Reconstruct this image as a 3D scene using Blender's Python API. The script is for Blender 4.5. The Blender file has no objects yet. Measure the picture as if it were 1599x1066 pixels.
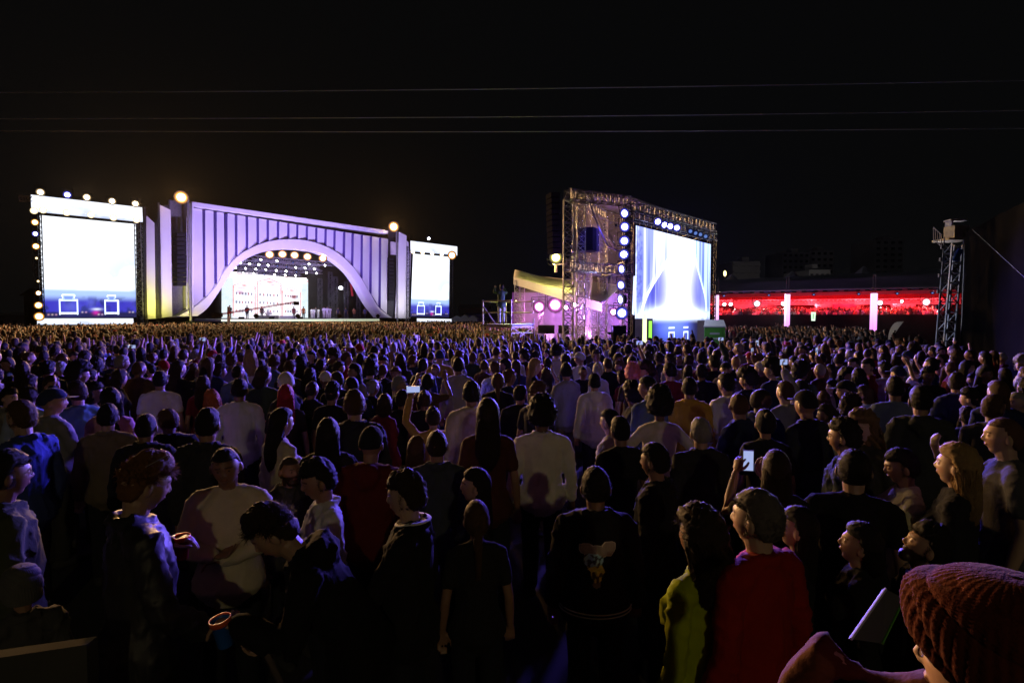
import bpy, bmesh, math, random
import numpy as np
from mathutils import Vector, Matrix, Euler, noise as mnoise

random.seed(7)
RNG = np.random.default_rng(11)
PI = math.pi

# ------------------------------------------------------------------ camera
CAM_H, FPX, CX, CY = 2.55, 888.0, 799.5, 533.0
PITCH = math.atan(39.0 / 888.0)
scn = bpy.context.scene
cam_d = bpy.data.cameras.new('camera')
cam_d.sensor_width = 36.0
cam_d.lens = FPX * 36.0 / 1599.0
cam_d.clip_start, cam_d.clip_end = 0.05, 2000.0
cam = bpy.data.objects.new('camera', cam_d)
cam.location = (0, 0, CAM_H)
cam.rotation_euler = (PI / 2 - PITCH, 0, 0)
scn.collection.objects.link(cam)
scn.camera = cam

# ------------------------------------------------------------------ night sky and exposure
world = bpy.data.worlds.new('World')
scn.world = world
world.use_nodes = True
wbg = world.node_tree.nodes['Background']
wbg.inputs['Color'].default_value = (0.92, 0.94, 1.0, 1)
wbg.inputs['Strength'].default_value = 0.0022
scn.view_settings.view_transform = 'Standard'
scn.view_settings.look = 'None'
scn.view_settings.exposure = 0.0
scn.view_settings.gamma = 1.0
scn.view_settings.use_curve_mapping = False
scn.cycles.use_denoising = True
try:
    scn.cycles.denoiser = 'OPENIMAGEDENOISE'
except Exception:
    pass
scn.cycles.max_bounces = 5
scn.cycles.diffuse_bounces = 2
scn.cycles.glossy_bounces = 2
scn.cycles.transmission_bounces = 3
scn.cycles.transparent_max_bounces = 12
scn.cycles.caustics_reflective = False
scn.cycles.caustics_refractive = False
scn.cycles.sample_clamp_indirect = 3.0
scn.cycles.use_light_tree = True

FLOOD = 950.0   # warm floodlight behind the viewer, watts
# lamp output multipliers by kind, tuned against the photograph
GAIN = {'blue': 13.5, 'warm': 16.0, 'amber': 11.0, 'white': 1.6, 'pink': 3.0, 'off': 2.4, 'yellow': 1.0, 'dim': 1.0}
# ------------------------------------------------------------------ pixel -> place helpers
_c, _s = math.cos(PITCH), math.sin(PITCH)
def ray(px, py):
    a, b = (px - CX) / FPX, (py - CY) / FPX
    return Vector((a, _c - b * _s, -_s - b * _c))
def at(px, py, Y):
    d = ray(px, py)
    return Vector((0, 0, CAM_H)) + d * (Y / d.y)
def on_plane(px, py, p0, n):
    d = ray(px, py); o = Vector((0, 0, CAM_H))
    return o + d * ((Vector(p0) - o).dot(n) / d.dot(n))
def to_px(p):
    v = Vector(p) - Vector((0, 0, CAM_H))
    dep = v.y * _c - v.z * _s
    up = v.y * _s + v.z * _c
    return CX + FPX * v.x / dep, CY - FPX * up / dep

def tag(o, label=None, cat=None, group=None, kind=None):
    if label: o['label'] = label
    if cat: o['category'] = cat
    if group: o['group'] = group
    if kind: o['kind'] = kind
    return o
def link(o, parent=None):
    scn.collection.objects.link(o)
    if parent is not None: o.parent = parent
    return o
def empty(name, loc=(0, 0, 0), rz=0.0, label=None, cat=None, group=None):
    o = bpy.data.objects.new(name, None)
    o.empty_display_size = 0.2
    o.location = loc; o.rotation_euler = (0, 0, rz)
    link(o); tag(o, label, cat, group)
    return o

# ------------------------------------------------------------------ materials
def new_mat(name):
    m = bpy.data.materials.new(name); m.use_nodes = True
    nt = m.node_tree
    return m, nt, nt.nodes['Principled BSDF']
def noise_node(nt, scale, detail=4, coord='Object', rough=0.6):
    tc = nt.nodes.new('ShaderNodeTexCoord'); n = nt.nodes.new('ShaderNodeTexNoise')
    n.inputs['Scale'].default_value = scale; n.inputs['Detail'].default_value = detail
    n.inputs['Roughness'].default_value = rough
    nt.links.new(tc.outputs[coord], n.inputs['Vector'])
    return n
def bump(nt, bsdf, src, strength, dist):
    b = nt.nodes.new('ShaderNodeBump'); b.inputs['Strength'].default_value = strength
    b.inputs['Distance'].default_value = dist
    nt.links.new(src, b.inputs['Height']); nt.links.new(b.outputs['Normal'], bsdf.inputs['Normal'])
def mat_plain(name, col, rough=0.6, metal=0.0, var=0.25, scale=3.0, bmp=0.0, coord='Object', spec=None):
    m, nt, b = new_mat(name)
    if spec is None and max(col) < .03: spec = 0.0
    if spec is not None: b.inputs['Specular IOR Level'].default_value = spec
    n = noise_node(nt, scale, 5, coord)
    r = nt.nodes.new('ShaderNodeValToRGB')
    r.color_ramp.elements[0].position = 0.3; r.color_ramp.elements[1].position = 0.72
    r.color_ramp.elements[0].color = (*[c * (1 - var) for c in col], 1)
    r.color_ramp.elements[1].color = (*[min(1, c * (1 + var * 0.5)) for c in col], 1)
    nt.links.new(n.outputs['Fac'], r.inputs['Fac']); nt.links.new(r.outputs['Color'], b.inputs['Base Color'])
    b.inputs['Roughness'].default_value = rough; b.inputs['Metallic'].default_value = metal
    if bmp: bump(nt, b, n.outputs['Fac'], bmp, 0.02)
    return m
def mat_objcol(name, rough, noise_scale, var, bstr, bdist, attr=None, sheen=0.0, spec=0.5, detail=4):
    """base colour comes from the object's own colour, varied by fine grain"""
    m, nt, b = new_mat(name)
    oi = nt.nodes.new('ShaderNodeObjectInfo')
    n = noise_node(nt, noise_scale, detail)
    mr = nt.nodes.new('ShaderNodeMapRange')
    mr.inputs['To Min'].default_value = 1 - var; mr.inputs['To Max'].default_value = 1 + var
    nt.links.new(n.outputs['Fac'], mr.inputs['Value'])
    mx = nt.nodes.new('ShaderNodeVectorMath'); mx.operation = 'SCALE'
    nt.links.new(oi.outputs['Color'], mx.inputs[0]); nt.links.new(mr.outputs['Result'], mx.inputs['Scale'])
    out = mx.outputs['Vector']
    if attr:
        at_ = nt.nodes.new('ShaderNodeAttribute'); at_.attribute_name = attr
        mu = nt.nodes.new('ShaderNodeVectorMath'); mu.operation = 'MULTIPLY'
        nt.links.new(out, mu.inputs[0]); nt.links.new(at_.outputs['Color'], mu.inputs[1]); out = mu.outputs['Vector']
    nt.links.new(out, b.inputs['Base Color'])
    b.inputs['Roughness'].default_value = rough
    b.inputs['Specular IOR Level'].default_value = spec
    if sheen: b.inputs['Sheen Weight'].default_value = sheen
    if bstr:
        n2 = noise_node(nt, noise_scale * 6, 3); bump(nt, b, n2.outputs['Fac'], bstr, bdist)
    return m
def mat_attr(name, attr='paint', rough=0.8, emit=0.0):
    m, nt, b = new_mat(name)
    a = nt.nodes.new('ShaderNodeAttribute'); a.attribute_name = attr
    if emit:
        b.inputs['Base Color'].default_value = (0.01, 0.01, 0.01, 1)
        nt.links.new(a.outputs['Color'], b.inputs['Emission Color']); b.inputs['Emission Strength'].default_value = emit
    else:
        nt.links.new(a.outputs['Color'], b.inputs['Base Color'])
    b.inputs['Roughness'].default_value = rough
    return m
def mat_emit(name, col, strength):
    m, nt, b = new_mat(name)
    b.inputs['Base Color'].default_value = (0.02, 0.02, 0.02, 1)
    b.inputs['Emission Color'].default_value = (*col, 1); b.inputs['Emission Strength'].default_value = strength
    b.inputs['Roughness'].default_value = 0.3
    return m
M = {}
M['fabric'] = mat_objcol('fabric', 0.9, 9.0, 0.22, 0.5, 0.006, sheen=0.02, spec=0.12)
M['leather'] = mat_objcol('leather', 0.52, 30.0, 0.15, 0.3, 0.004)
M['skin'] = mat_objcol('skin', 0.48, 40.0, 0.08, 0.15, 0.002, attr='paint')
M['hair'] = mat_objcol('hair', 0.62, 60.0, 0.45, 0.9, 0.006, spec=0.3)
M['knit'] = mat_objcol('knit', 0.95, 14.0, 0.2, 0.6, 0.006, sheen=0.04, spec=0.1)
M['plastic'] = mat_objcol('plastic', 0.35, 5.0, 0.05, 0.0, 0.0)
M['phone_screen'] = mat_emit('phone_screen', (0.45, 0.55, 0.95), 0.8)

# ------------------------------------------------------------------ mesh buffer
class MB:
    def __init__(s):
        s.v = []; s.f = []; s.n = 0
    def add(s, V, F):
        s.v.extend([tuple(map(float, p)) for p in V])
        k = s.n; s.f.extend([tuple(i + k for i in f) for f in F]); s.n += len(V)
        return s
    def box(s, c, d, rot=None):
        x, y, z = (q / 2 for q in d)
        P = [Vector(p) for p in [(-x,-y,-z),(x,-y,-z),(x,y,-z),(-x,y,-z),(-x,-y,z),(x,-y,z),(x,y,z),(-x,y,z)]]
        if rot is not None: P = [rot @ p for p in P]
        c = Vector(c)
        return s.add([p + c for p in P], [(0,3,2,1),(4,5,6,7),(0,1,5,4),(1,2,6,5),(2,3,7,6),(3,0,4,7)])
    def prism(s, pts, off):
        """closed polygon pts (3D), extruded by vector off; convex or simple polygons"""
        n = len(pts); off = Vector(off)
        A = [Vector(p) for p in pts]; B = [p + off for p in A]
        return s.add(A + B, [tuple(range(n))[::-1], tuple(range(n, 2 * n))] + [(i, (i + 1) % n, n + (i + 1) % n, n + i) for i in range(n)])
    def strip(s, top, bot, off):
        """thick ribbon between two polylines"""
        n = len(top); off = Vector(off)
        T = [Vector(p) for p in top]; B = [Vector(p) for p in bot]
        V = T + B + [p + off for p in T] + [p + off for p in B]; F = []
        for i in range(n - 1):
            a, b, c, d = i, i + 1, n + i + 1, n + i
            F += [(a, d, c, b), (2*n+a, 2*n+b, 2*n+c, 2*n+d), (a, b, 2*n+b, 2*n+a), (d, 2*n+d, 2*n+c, c)]
        F += [(0, 2*n, 3*n, n), (n-1, 2*n-1, 4*n-1, 3*n-1)]
        return s.add(V, F)
    def rod(s, a, b, r, k=4, r2=None):
        a, b = Vector(a), Vector(b); t = (b - a)
        if t.length < 1e-6: return s
        t.normalize(); u = t.cross(Vector((0, 0, 1)) if abs(t.z) < 0.9 else Vector((1, 0, 0))).normalized(); w = t.cross(u)
        r2 = r if r2 is None else r2
        V = [a + (u * math.cos(2*PI*i/k + .785) + w * math.sin(2*PI*i/k + .785)) * r for i in range(k)] + \
            [b + (u * math.cos(2*PI*i/k + .785) + w * math.sin(2*PI*i/k + .785)) * r2 for i in range(k)]
        return s.add(V, [(i, (i+1) % k, k + (i+1) % k, k + i) for i in range(k)] + [tuple(range(k))[::-1], tuple(range(k, 2*k))])
    def ell(s, c, r, nu=16, nv=10, rot=None):
        V = [(0, 0, -1)]; 
        for j in range(1, nv):
            ph = -PI/2 + PI*j/nv
            for i in range(nu): V.append((math.cos(ph)*math.cos(2*PI*i/nu), math.cos(ph)*math.sin(2*PI*i/nu), math.sin(ph)))
        V.append((0, 0, 1)); F = []
        for i in range(nu): F.append((0, 1+(i+1) % nu, 1+i))
        for j in range(nv-2):
            for i in range(nu):
                a = 1+j*nu+i; b = 1+j*nu+(i+1) % nu; F.append((a, b, b+nu, a+nu))
        L = len(V)-1
        for i in range(nu): F.append((L, L-nu+i, L-nu+(i+1) % nu))
        c = Vector(c); out = []
        for p in V:
            q = Vector((p[0]*r[0], p[1]*r[1], p[2]*r[2]))
            if rot is not None: q = rot @ q
            out.append(q + c)
        return s.add(out, F)
    def tube(s, pts, rad, k=12, ref=(0, 1, 0)):
        """swept closed tube with rounded ends; rad items are r or (side, ref-direction) radii"""
        P = [Vector(p) for p in pts]; R = [(r, r) if not isinstance(r, (tuple, list)) else r for r in rad]
        n = len(P); ref = Vector(ref); V = []; F = []
        T = []
        for i in range(n):
            t = (P[min(i+1, n-1)] - P[max(i-1, 0)]); T.append(t.normalized() if t.length > 1e-9 else Vector((0, 0, 1)))
        rings = [(P[0] - T[0]*min(R[0])*0.7, T[0], (R[0][0]*0.55, R[0][1]*0.55))] + [(P[i], T[i], R[i]) for i in range(n)] + \
                [(P[-1] + T[-1]*min(R[-1])*0.7, T[-1], (R[-1][0]*0.55, R[-1][1]*0.55))]
        for (p, t, r) in rings:
            w = ref - t * ref.dot(t)
            if w.length < 1e-3: w = Vector((1, 0, 0)) - t * t.x
            w.normalize(); u = w.cross(t)
            for i in range(k):
                a = 2*PI*i/k; V.append(p + u*math.cos(a)*r[0] + w*math.sin(a)*r[1])
        m = len(rings)
        for j in range(m-1):
            for i in range(k):
                F.append((j*k+i, j*k+(i+1) % k, (j+1)*k+(i+1) % k, (j+1)*k+i))
        F.append(tuple(range(k))[::-1]); F.append(tuple(range((m-1)*k, m*k)))
        return s.add(V, F)
    def mesh(s, name='mesh'):
        me = bpy.data.meshes.new(name); me.from_pydata(s.v, [], s.f); me.update(); return me
    def build(s, name, mat, parent=None, smooth=False, loc=None, color=None):
        me = s.mesh(name); me.materials.append(mat)
        if smooth: me.shade_smooth()
        o = bpy.data.objects.new(name, me); link(o, parent)
        if loc is not None: o.location = loc
        if color is not None: o.color = (*color, 1)
        return o
def point_colors(me, cols, name='paint'):
    a = me.attributes.new(name, 'FLOAT_COLOR', 'POINT')
    c = np.ones((len(cols), 4), np.float32); c[:, :3] = cols
    a.data.foreach_set('color', c.ravel())
def fbm(x, y, seed=0, octv=4):
    r = np.random.default_rng(seed); G = r.random((64, 64)); o = np.zeros(np.broadcast(x, y).shape); amp = 0.5; tot = 0
    for k in range(octv):
        xx, yy = x * 2**k + 7.3*k, y * 2**k + 3.1*k
        xi, yi = np.floor(xx).astype(int), np.floor(yy).astype(int); fx, fy = xx - xi, yy - yi
        fx, fy = fx*fx*(3-2*fx), fy*fy*(3-2*fy)
        g = lambda a, b: G[a % 64, b % 64]
        o += amp * ((g(xi, yi)*(1-fx) + g(xi+1, yi)*fx)*(1-fy) + (g(xi, yi+1)*(1-fx) + g(xi+1, yi+1)*fx)*fy); tot += amp; amp *= 0.5
    return o / tot
# ------------------------------------------------------------------ people: one continuous body, clothes and hair as children
def _warp(V, c, R, Mg):
    d = V - c; r = np.linalg.norm(d, axis=1) + 1e-9
    g = np.where(r < R, r * Mg, r + R * (Mg - 1))
    return c + d * (g / r)[:, None]
def _unwarp(V, c, R, Mg):
    d = V - c; g = np.linalg.norm(d, axis=1) + 1e-9
    r = np.where(g < R * Mg, g / Mg, g - R * (Mg - 1))
    return c + d * (r / g)[:, None]
def remesh(buf, voxel, warps=(), smooth=2, deci=None):
    V = np.array(buf.v, dtype=np.float64); done = []
    for (c, R, Mg) in warps:
        c = np.array([list(c)], dtype=np.float64)
        for w in done: c = _warp(c, *w)
        w = (c[0], R, Mg); V = _warp(V, *w); done.append(w)
    me = bpy.data.meshes.new('tmp'); me.from_pydata(V.tolist(), [], buf.f); me.update()
    ob = bpy.data.objects.new('tmp', me); scn.collection.objects.link(ob)
    m = ob.modifiers.new('r', 'REMESH'); m.mode = 'VOXEL'; m.voxel_size = voxel; m.adaptivity = 0.0
    if smooth:
        q = ob.modifiers.new('s', 'SMOOTH'); q.factor = 0.5; q.iterations = smooth
    if deci:
        q = ob.modifiers.new('d', 'DECIMATE'); q.ratio = deci
    dg = bpy.context.evaluated_depsgraph_get(); dg.update()
    out = bpy.data.meshes.new_from_object(ob.evaluated_get(dg))
    bpy.data.objects.remove(ob); bpy.data.meshes.remove(me)
    W = np.empty(len(out.vertices) * 3, np.float32); out.vertices.foreach_get('co', W)
    W = W.reshape(-1, 3).astype(np.float64)
    for w in reversed(done): W = _unwarp(W, *w)
    out.vertices.foreach_set('co', W.astype(np.float32).ravel()); out.update()
    out.shade_smooth()
    return out, W

def head_local(sex, beard=False):
    """head as point list in head space: y forward, z up, origin at the middle of the skull"""
    b = MB()
    w = 0.074 if sex == 'm' else 0.070
    # skull: sphere deformed into a head with sockets, cheekbones and jaw
    nu, nv = 40, 30; V = []; F = []
    for j in range(nv + 1):
        ph = -PI/2 + PI * j / nv
        for i in range(nu):
            a = 2*PI*i/nu
            x, y, z = math.cos(ph)*math.cos(a), math.cos(ph)*math.sin(a), math.sin(ph)
            X, Y, Z = x*w*1.07, y*0.100, z*0.118
            if z < 0.1:
                t = min(1, (0.1 - z) / 1.1)
                if y > 0: X *= 1 - 0.30*t**1.4; Y *= 1 - 0.10*t
                else: X *= 1 - 0.28*t; Y *= 1 - 0.42*t
                if y > 0 and z < -0.45: Z = max(Z, -0.118 + 0.012*(1-y))
            if y > 0.2:  # flatten the face, hollow the eye sockets
                Y *= 1 - 0.06*abs(x)
                for sx in (-1, 1):
                    q = ((X - sx*0.031)/0.017)**2 + ((Z - 0.008)/0.013)**2; Y -= 0.013*math.exp(-q)
                Y += 0.005*math.exp(-((Z-0.030)/0.010)**2) * (1 if abs(X) < 0.05 else 0.3)
                Y += 0.008*math.exp(-((Z+0.098)/0.018)**2 - (X/0.022)**2)
                Y -= 0.006*math.exp(-((Z+0.078)/0.008)**2 - (X/0.03)**2)
            if y < -0.3: Y -= 0.006*math.exp(-((Z-0.02)/0.05)**2)
            V.append((X, Y, Z))
    for j in range(nv):
        for i in range(nu): F.append((j*nu+i, j*nu+(i+1) % nu, (j+1)*nu+(i+1) % nu, (j+1)*nu+i))
    F.append(tuple(range(nu))[::-1]); F.append(tuple(range(nv*nu, (nv+1)*nu)))
    b.add(V, F)
    b.tube([(0, 0.087, 0.020), (0, 0.0955, 0.000), (0, 0.103, -0.017), (0, 0.098, -0.027)], [(0.007, 0.007), (0.008, 0.009), (0.0105, 0.0095), (0.009, 0.006)], 10)
    for sx in (-1, 1):
        b.ell((sx*0.0105, 0.095, -0.024), (0.0075, 0.009, 0.006), 8, 6)
        b.ell((sx*0.031, 0.076, 0.008), (0.0125, 0.0125, 0.0125), 12, 8)
        b.ell((sx*(w*1.02 + .009), -0.008, -0.008), (0.010, 0.020, 0.032), 12, 8, Matrix.Rotation(sx*0.35, 3, 'Z') @ Matrix.Rotation(-0.2, 3, 'X'))
    b.ell((0, 0.0865, -0.051), (0.021, 0.0062, 0.0036), 12, 6)
    b.ell((0, 0.0825, -0.058), (0.017, 0.0058, 0.0038), 12, 6)
    if beard: b.ell((0, 0.062, -0.088), (0.045, 0.036, 0.034), 14, 8)
    return b
HS = 1.0
HEADS = {k: head_local(*k) for k in [('m', False), ('f', False), ('m', True)]}

SK = {'m': dict(sh=0.185, hip=0.092, rings=[(0.82,0,.150,.108),(0.93,-.005,.172,.118),(1.05,0,.150,.105),(1.16,0,.152,.108),(1.29,.002,.172,.118),(1.375,-.008,.168,.108),(1.43,-.018,.125,.085),(1.475,-.025,.07,.066)], ar=1.0, neck=.058),
      'f': dict(sh=0.160, hip=0.092, rings=[(0.82,0,.155,.112),(0.93,-.005,.178,.122),(1.05,0,.132,.094),(1.16,0,.128,.092),(1.29,.002,.148,.104),(1.375,-.008,.146,.096),(1.43,-.018,.105,.072),(1.475,-.022,.06,.056)], ar=.82, neck=.047)}
def pose(head_yaw=0, head_pitch=0, head_roll=0, lean=0, L=None, R=None, sex='m'):
    """L and R: (elbow, wrist, finger direction) relative to the shoulder, body facing +y"""
    dflt = lambda s: ((s*.055, -.03, -.285), (s*.075, .04, -.53), (s*0, .15, -1))
    return dict(hy=math.radians(head_yaw), hp=math.radians(head_pitch), hr=math.radians(head_roll), lean=math.radians(lean), sex=sex,
                L=L or dflt(-1), R=R or dflt(1))
def _joints(p):
    sk = SK[p['sex']]; Rl = Matrix.Rotation(-p['lean'], 3, 'X'); piv = Vector((0, 0, 0.98))
    lf = lambda q: (Rl @ (Vector(q) - piv) + piv) if q[2] > 0.98 else Vector(q)
    J = {'lf': lf, 'neck0': lf((0, -.028, 1.43)), 'neck1': lf((0, -.006, 1.555))}
    hm = Matrix.Rotation(-p['lean']*0.45, 3, 'X') @ Matrix.Rotation(p['hy'], 3, 'Z') @ Matrix.Rotation(p['hp'], 3, 'X') @ Matrix.Rotation(p['hr'], 3, 'Y')
    pv = lf((0, -.004, 1.545)); J['hc'] = pv + hm @ Vector((0, .012, .09)); J['hm'] = hm
    for k, sx in (('L', -1), ('R', 1)):
        s0 = lf((sx*sk['sh'], -.018, 1.405)); e, w, fd = p[k]
        J[k] = (s0, s0 + Vector(e), s0 + Vector(w), Vector(fd).normalized())
    return J
def _arm(b, J, k, inf, sk, upto=1.0, sl=None):
    s0, e, w, fd = J[k]; a = sk['ar']
    sx = -1 if k == 'L' else 1
    m1 = s0.lerp(e, .5); m2 = e.lerp(w, .35)
    if upto >= 1:
        b.tube([s0, m1, e, m2, w], [.056*a+(inf*.8 if inf else -.010), .049*a+(inf*1.05 if inf else -.004), .041*a+inf*1.25, .042*a+inf*1.25, .029*a+inf*1.6], 12)
    else:
        q = s0.lerp(e, upto)
        b.tube([s0, s0.lerp(q, .6), q], [.056*a+inf, .054*a+inf*1.1, .054*a+inf*1.5], 12)
def _hand(b, J, k, sk, curl=0.5, grip=False):
    s0, e, w, fd = J[k]; sx = -1 if k == 'L' else 1
    fore = (w - e).normalized()
    side = fd.cross(Vector((0, 0, 1)))
    if side.length < 0.2: side = fd.cross(Vector((0, 1, 0)))
    side.normalize()                         # across the palm
    if side.x * sx > 0: side = -side         # thumb side points inward
    nrm = fd.cross(side).normalized()
    if grip is not False and grip is not True: 
        g = Vector(grip); 
        if nrm.dot(g) < 0: nrm = -nrm
    pc = w + fd*.05
    b.tube([w - fore*.01, w + fd*.03, w + fd*.088], [(.024, .016), (.036, .015), (.041, .013)], 10, ref=nrm)
    for i, (o, ln) in enumerate([(.031, .072), (.0105, .082), (-.0105, .077), (-.031, .060)]):
        base = w + fd*.085 + side*o; d = fd.copy(); P = [base - fd*.02]; R_ = [.0088]
        p_ = base
        for sgm, l_ in enumerate((.42, .33, .27)):
            P.append(p_.copy()); R_.append(.0088 - .0006*sgm)
            d = (d*math.cos(curl*.9) + nrm*math.sin(curl*.9)).normalized() if sgm or curl > .3 else d
            p_ = p_ + d*ln*l_
        P.append(p_); R_.append(.0070)
        b.tube(P, R_, 7, ref=side)
    t0 = w + fd*.022 + side*.026
    t1 = t0 + (side*.75 + fd*.75 + nrm*.35).normalized()*.036; t2 = t1 + (fd*1.0 + side*.25 + nrm*.45).normalized()*.030; t3 = t2 + (fd*1.0 - side*.1 + nrm*.5).normalized()*.024
    b.tube([t0, t1, t2, t3], [.014, .0115, .0100, .0082], 8)
    J[k+'palm'] = (pc, fd, side, nrm)
def build_body(p, hands=False, beard=False, voxel=0.013, Mh=2.4, curl=(0.45, 0.45), deci=0.55, legs=True):
    sk = SK[p['sex']]; J = _joints(p); lf = J['lf']; b = MB()
    b.tube([lf((0, cy, z)) for z, cy, _, _ in sk['rings']], [(rx - .012, ry - .012) if z < 1.45 else (rx, ry) for z, _, rx, ry in sk['rings']], 16)
    b.tube([J['neck0'], J['neck1'], J['neck1'].lerp(J['hc'], .55)], [sk['neck']*1.08, sk['neck'], sk['neck']*.92], 12)
    for sx in (-1, 1):
        b.tube([lf((sx*.02, -.03, 1.485)), lf((sx*.10, -.028, 1.44)), lf((sx*sk['sh'], -.018, 1.40))], [.028, .030, .040], 10)
        if p['sex'] == 'f': b.ell(lf((sx*.07, .075, 1.27)), (.055, .050, .055), 12, 8)
        h = sk['hip']*sx
        b.tube([(h, 0, .88), (h*1.05, .005, .68), (h*1.02, .01, .49), (h*1.05, -.01, .33), (h*1.05, -.015, .09)], [.078, .070, .050, .050, .034], 12)
        b.tube([(h*1.05, -.05, .045), (h*1.15, .06, .04), (h*1.25, .16, .028)], [(.034, .038), (.042, .032), (.036, .018)], 10, ref=(0, 0, 1))
    hb = HEADS[(p['sex'], beard)]
    Mx = J['hm']; hc = J['hc']
    b.add([Mx @ (Vector(v)*HS) + hc for v in hb.v], hb.f)
    for k in 'LR': _arm(b, J, k, 0, sk)
    warps = [(hc, .135, Mh)]
    for k, cu in zip('LR', curl):
        _hand(b, J, k, sk, cu)
        if hands is True or (hands and k in hands): warps.append((J[k][2] + J[k][3]*.09, .12, 2.8))
    me, W = remesh(b, voxel, warps, 1, deci)
    # paint lips, brows and eyes by their place on the head
    iM = np.array(Mx.transposed()); L = (W - np.array(hc)) @ iM.T / HS
    col = np.ones((len(W), 3))
    x, y, z = L[:, 0], L[:, 1], L[:, 2]; ax = np.abs(x)
    lips = (y > .075) & (ax < .020) & (z < -.047) & (z > -.061); col[lips] = (.86, .60, .58)
    brow = (y > .06) & (np.abs(z - .029 + (ax-.03)*.2) < .0045) & (ax > .012) & (ax < .05); col[brow] = (.22, .18, .16)
    eye = (y > .066) & (np.abs(z - .007) < .0042) & (np.abs(ax - .031) < .011); col[eye] = (1.15, 1.15, 1.2)
    iris = eye & (np.abs(ax - .031) < .0060); col[iris] = (.08, .06, .05)
    if beard:
        bd = (z < -.035) & (y > -.02) & ~lips & (np.abs(L).max(1) < .13) & (z > -.125); col[bd] = (.12, .10, .09)
    else:
        ck = (y > .05) & (z < -.01) & (z > -.05) & (ax > .02) & (ax < .06); col[ck] *= (1.04, .92, .9)
    point_colors(me, col)
    me.materials.append(M['skin'])
    return me, J
def fold(me, W, amp, seed=0, freq=1.0):
    N = np.empty(len(me.vertices)*3, np.float32); me.vertex_normals.foreach_get('vector', N) if hasattr(me, 'vertex_normals') else me.vertices.foreach_get('normal', N)
    N = N.reshape(-1, 3); r = np.random.default_rng(seed); d = np.zeros(len(W))
    q = W * freq
    wx = 0.25*np.sin(q[:, 2]*9 + r.random()*6) + 0.2*np.sin(q[:, 0]*13 + q[:, 1]*7 + r.random()*6)
    for k in range(5):
        dirv = r.normal(size=3); dirv[2] *= .8; dirv /= np.linalg.norm(dirv)
        fr = r.uniform(12, 56); ph = r.random()*6
        s_ = np.sin((q @ dirv)*fr + wx*r.uniform(5, 10) + ph)
        d += (1 - np.abs(s_))**3 * r.uniform(.5, 1.0)
    d = np.maximum(d - d.mean(), -.22)*amp
    W2 = W + N*d[:, None]
    me.vertices.foreach_set('co', W2.astype(np.float32).ravel()); me.update()
    return W2
def build_top(p, kind='jacket', voxel=0.014, seed=0, deci=0.6, fat=0.0, open_=False):
    """kind: tee, jacket, hoodie, shirt, sweater, top"""
    sk = SK[p['sex']]; J = _joints(p); lf = J['lf']; b = MB()
    inf = {'tee': .010, 'jacket': .020, 'hoodie': .022, 'shirt': .012, 'sweater': .016, 'top': .008}[kind] + fat
    rg = []
    for z, cy, rx, ry in sk['rings']:
        if z > 1.47: continue
        loose = inf*.8 if z > 1.2 else inf*1.5
        if z < 1.0: rx, ry = max(rx, .184), max(ry, .134)
        rg.append((z, cy, (max(rx, .148 if p['sex'] == 'm' else .134) if z < 1.4 else rx*.95) + loose, ry + loose))
    rg[-1] = (1.435, -.018, rg[-1][2]*.97, rg[-1][3]*.98); rg.append((1.462, -.024, .086, .080))
    if kind not in ('hoodie', 'jacket'): rg = [(.86, 0, rg[0][2]*1.03, rg[0][3]*1.05)] + rg[1:]
    b.tube([lf((0, cy, z)) for z, cy, _, _ in rg], [(rx, ry) for _, _, rx, ry in rg], 18)
    for sx in (-1, 1):
        b.tube([lf((sx*.05, -.03, 1.455)), lf((sx*.11, -.028, 1.435)), lf((sx*sk['sh'], -.018, 1.40))], [.044+inf*.6, .052+inf*.7, .056+inf*.9], 10)
        if p['sex'] == 'f': b.ell(lf((sx*.07, .085, 1.27)), (.062+inf, .056+inf*.6, .064+inf), 12, 8)
    for k in 'LR': _arm(b, J, k, inf*.72, sk, 1.0 if kind not in ('tee', 'top') else .62)
    nk = sk['neck']
    cr = {'tee': .010, 'top': .006, 'jacket': .020, 'hoodie': .024, 'shirt': .014, 'sweater': .013}[kind]
    cz = {'tee': 1.468, 'top': 1.455, 'jacket': 1.495, 'hoodie': 1.485, 'shirt': 1.497, 'sweater': 1.478}[kind]
    ring = []
    for i in range(17):
        a = 2*PI*i/16; dip = -.028*max(0, math.sin(a))
        ring.append(lf(((nk+cr*.75)*math.cos(a)*1.08, -.024 + (nk+cr*.75)*math.sin(a)*1.06, cz + dip)))
    b.tube(ring, [(cr, cr*(1.4 if kind in ('shirt', 'jacket') else 1))]*17, 8, ref=(0, 0, 1))
    if kind == 'hoodie':
        b.ell(lf((0, -.105, 1.44)), (.115, .055, .085), 14, 10); b.ell(lf((0, -.13, 1.40)), (.075, .04, .07), 12, 8)
    me, W = remesh(b, voxel, (), 2, deci)
    fold(me, W, {'tee': .007, 'jacket': .011, 'hoodie': .009, 'shirt': .010, 'sweater': .007, 'top': .005}[kind], seed)
    me.materials.append(M['fabric'])
    return me
def build_trousers(sex, seed=0):
    sk = SK[sex]; b = MB()
    b.tube([(0, 0, .97), (0, -.005, .91), (0, 0, .85)], [(.155, .108), (.170, .122), (.162, .118)], 14)
    for sx in (-1, 1):
        h = sk['hip']*sx
        b.tube([(h, 0, .86), (h*1.05, .005, .68), (h*1.02, .01, .49), (h*1.05, -.008, .30), (h*1.05, -.012, .10)], [.084, .086, .072, .068, .060], 12)
    me, W = remesh(b, .02, (), 2, .5); fold(me, W, .005, seed); me.materials.append(M['fabric'])
    return me
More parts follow.
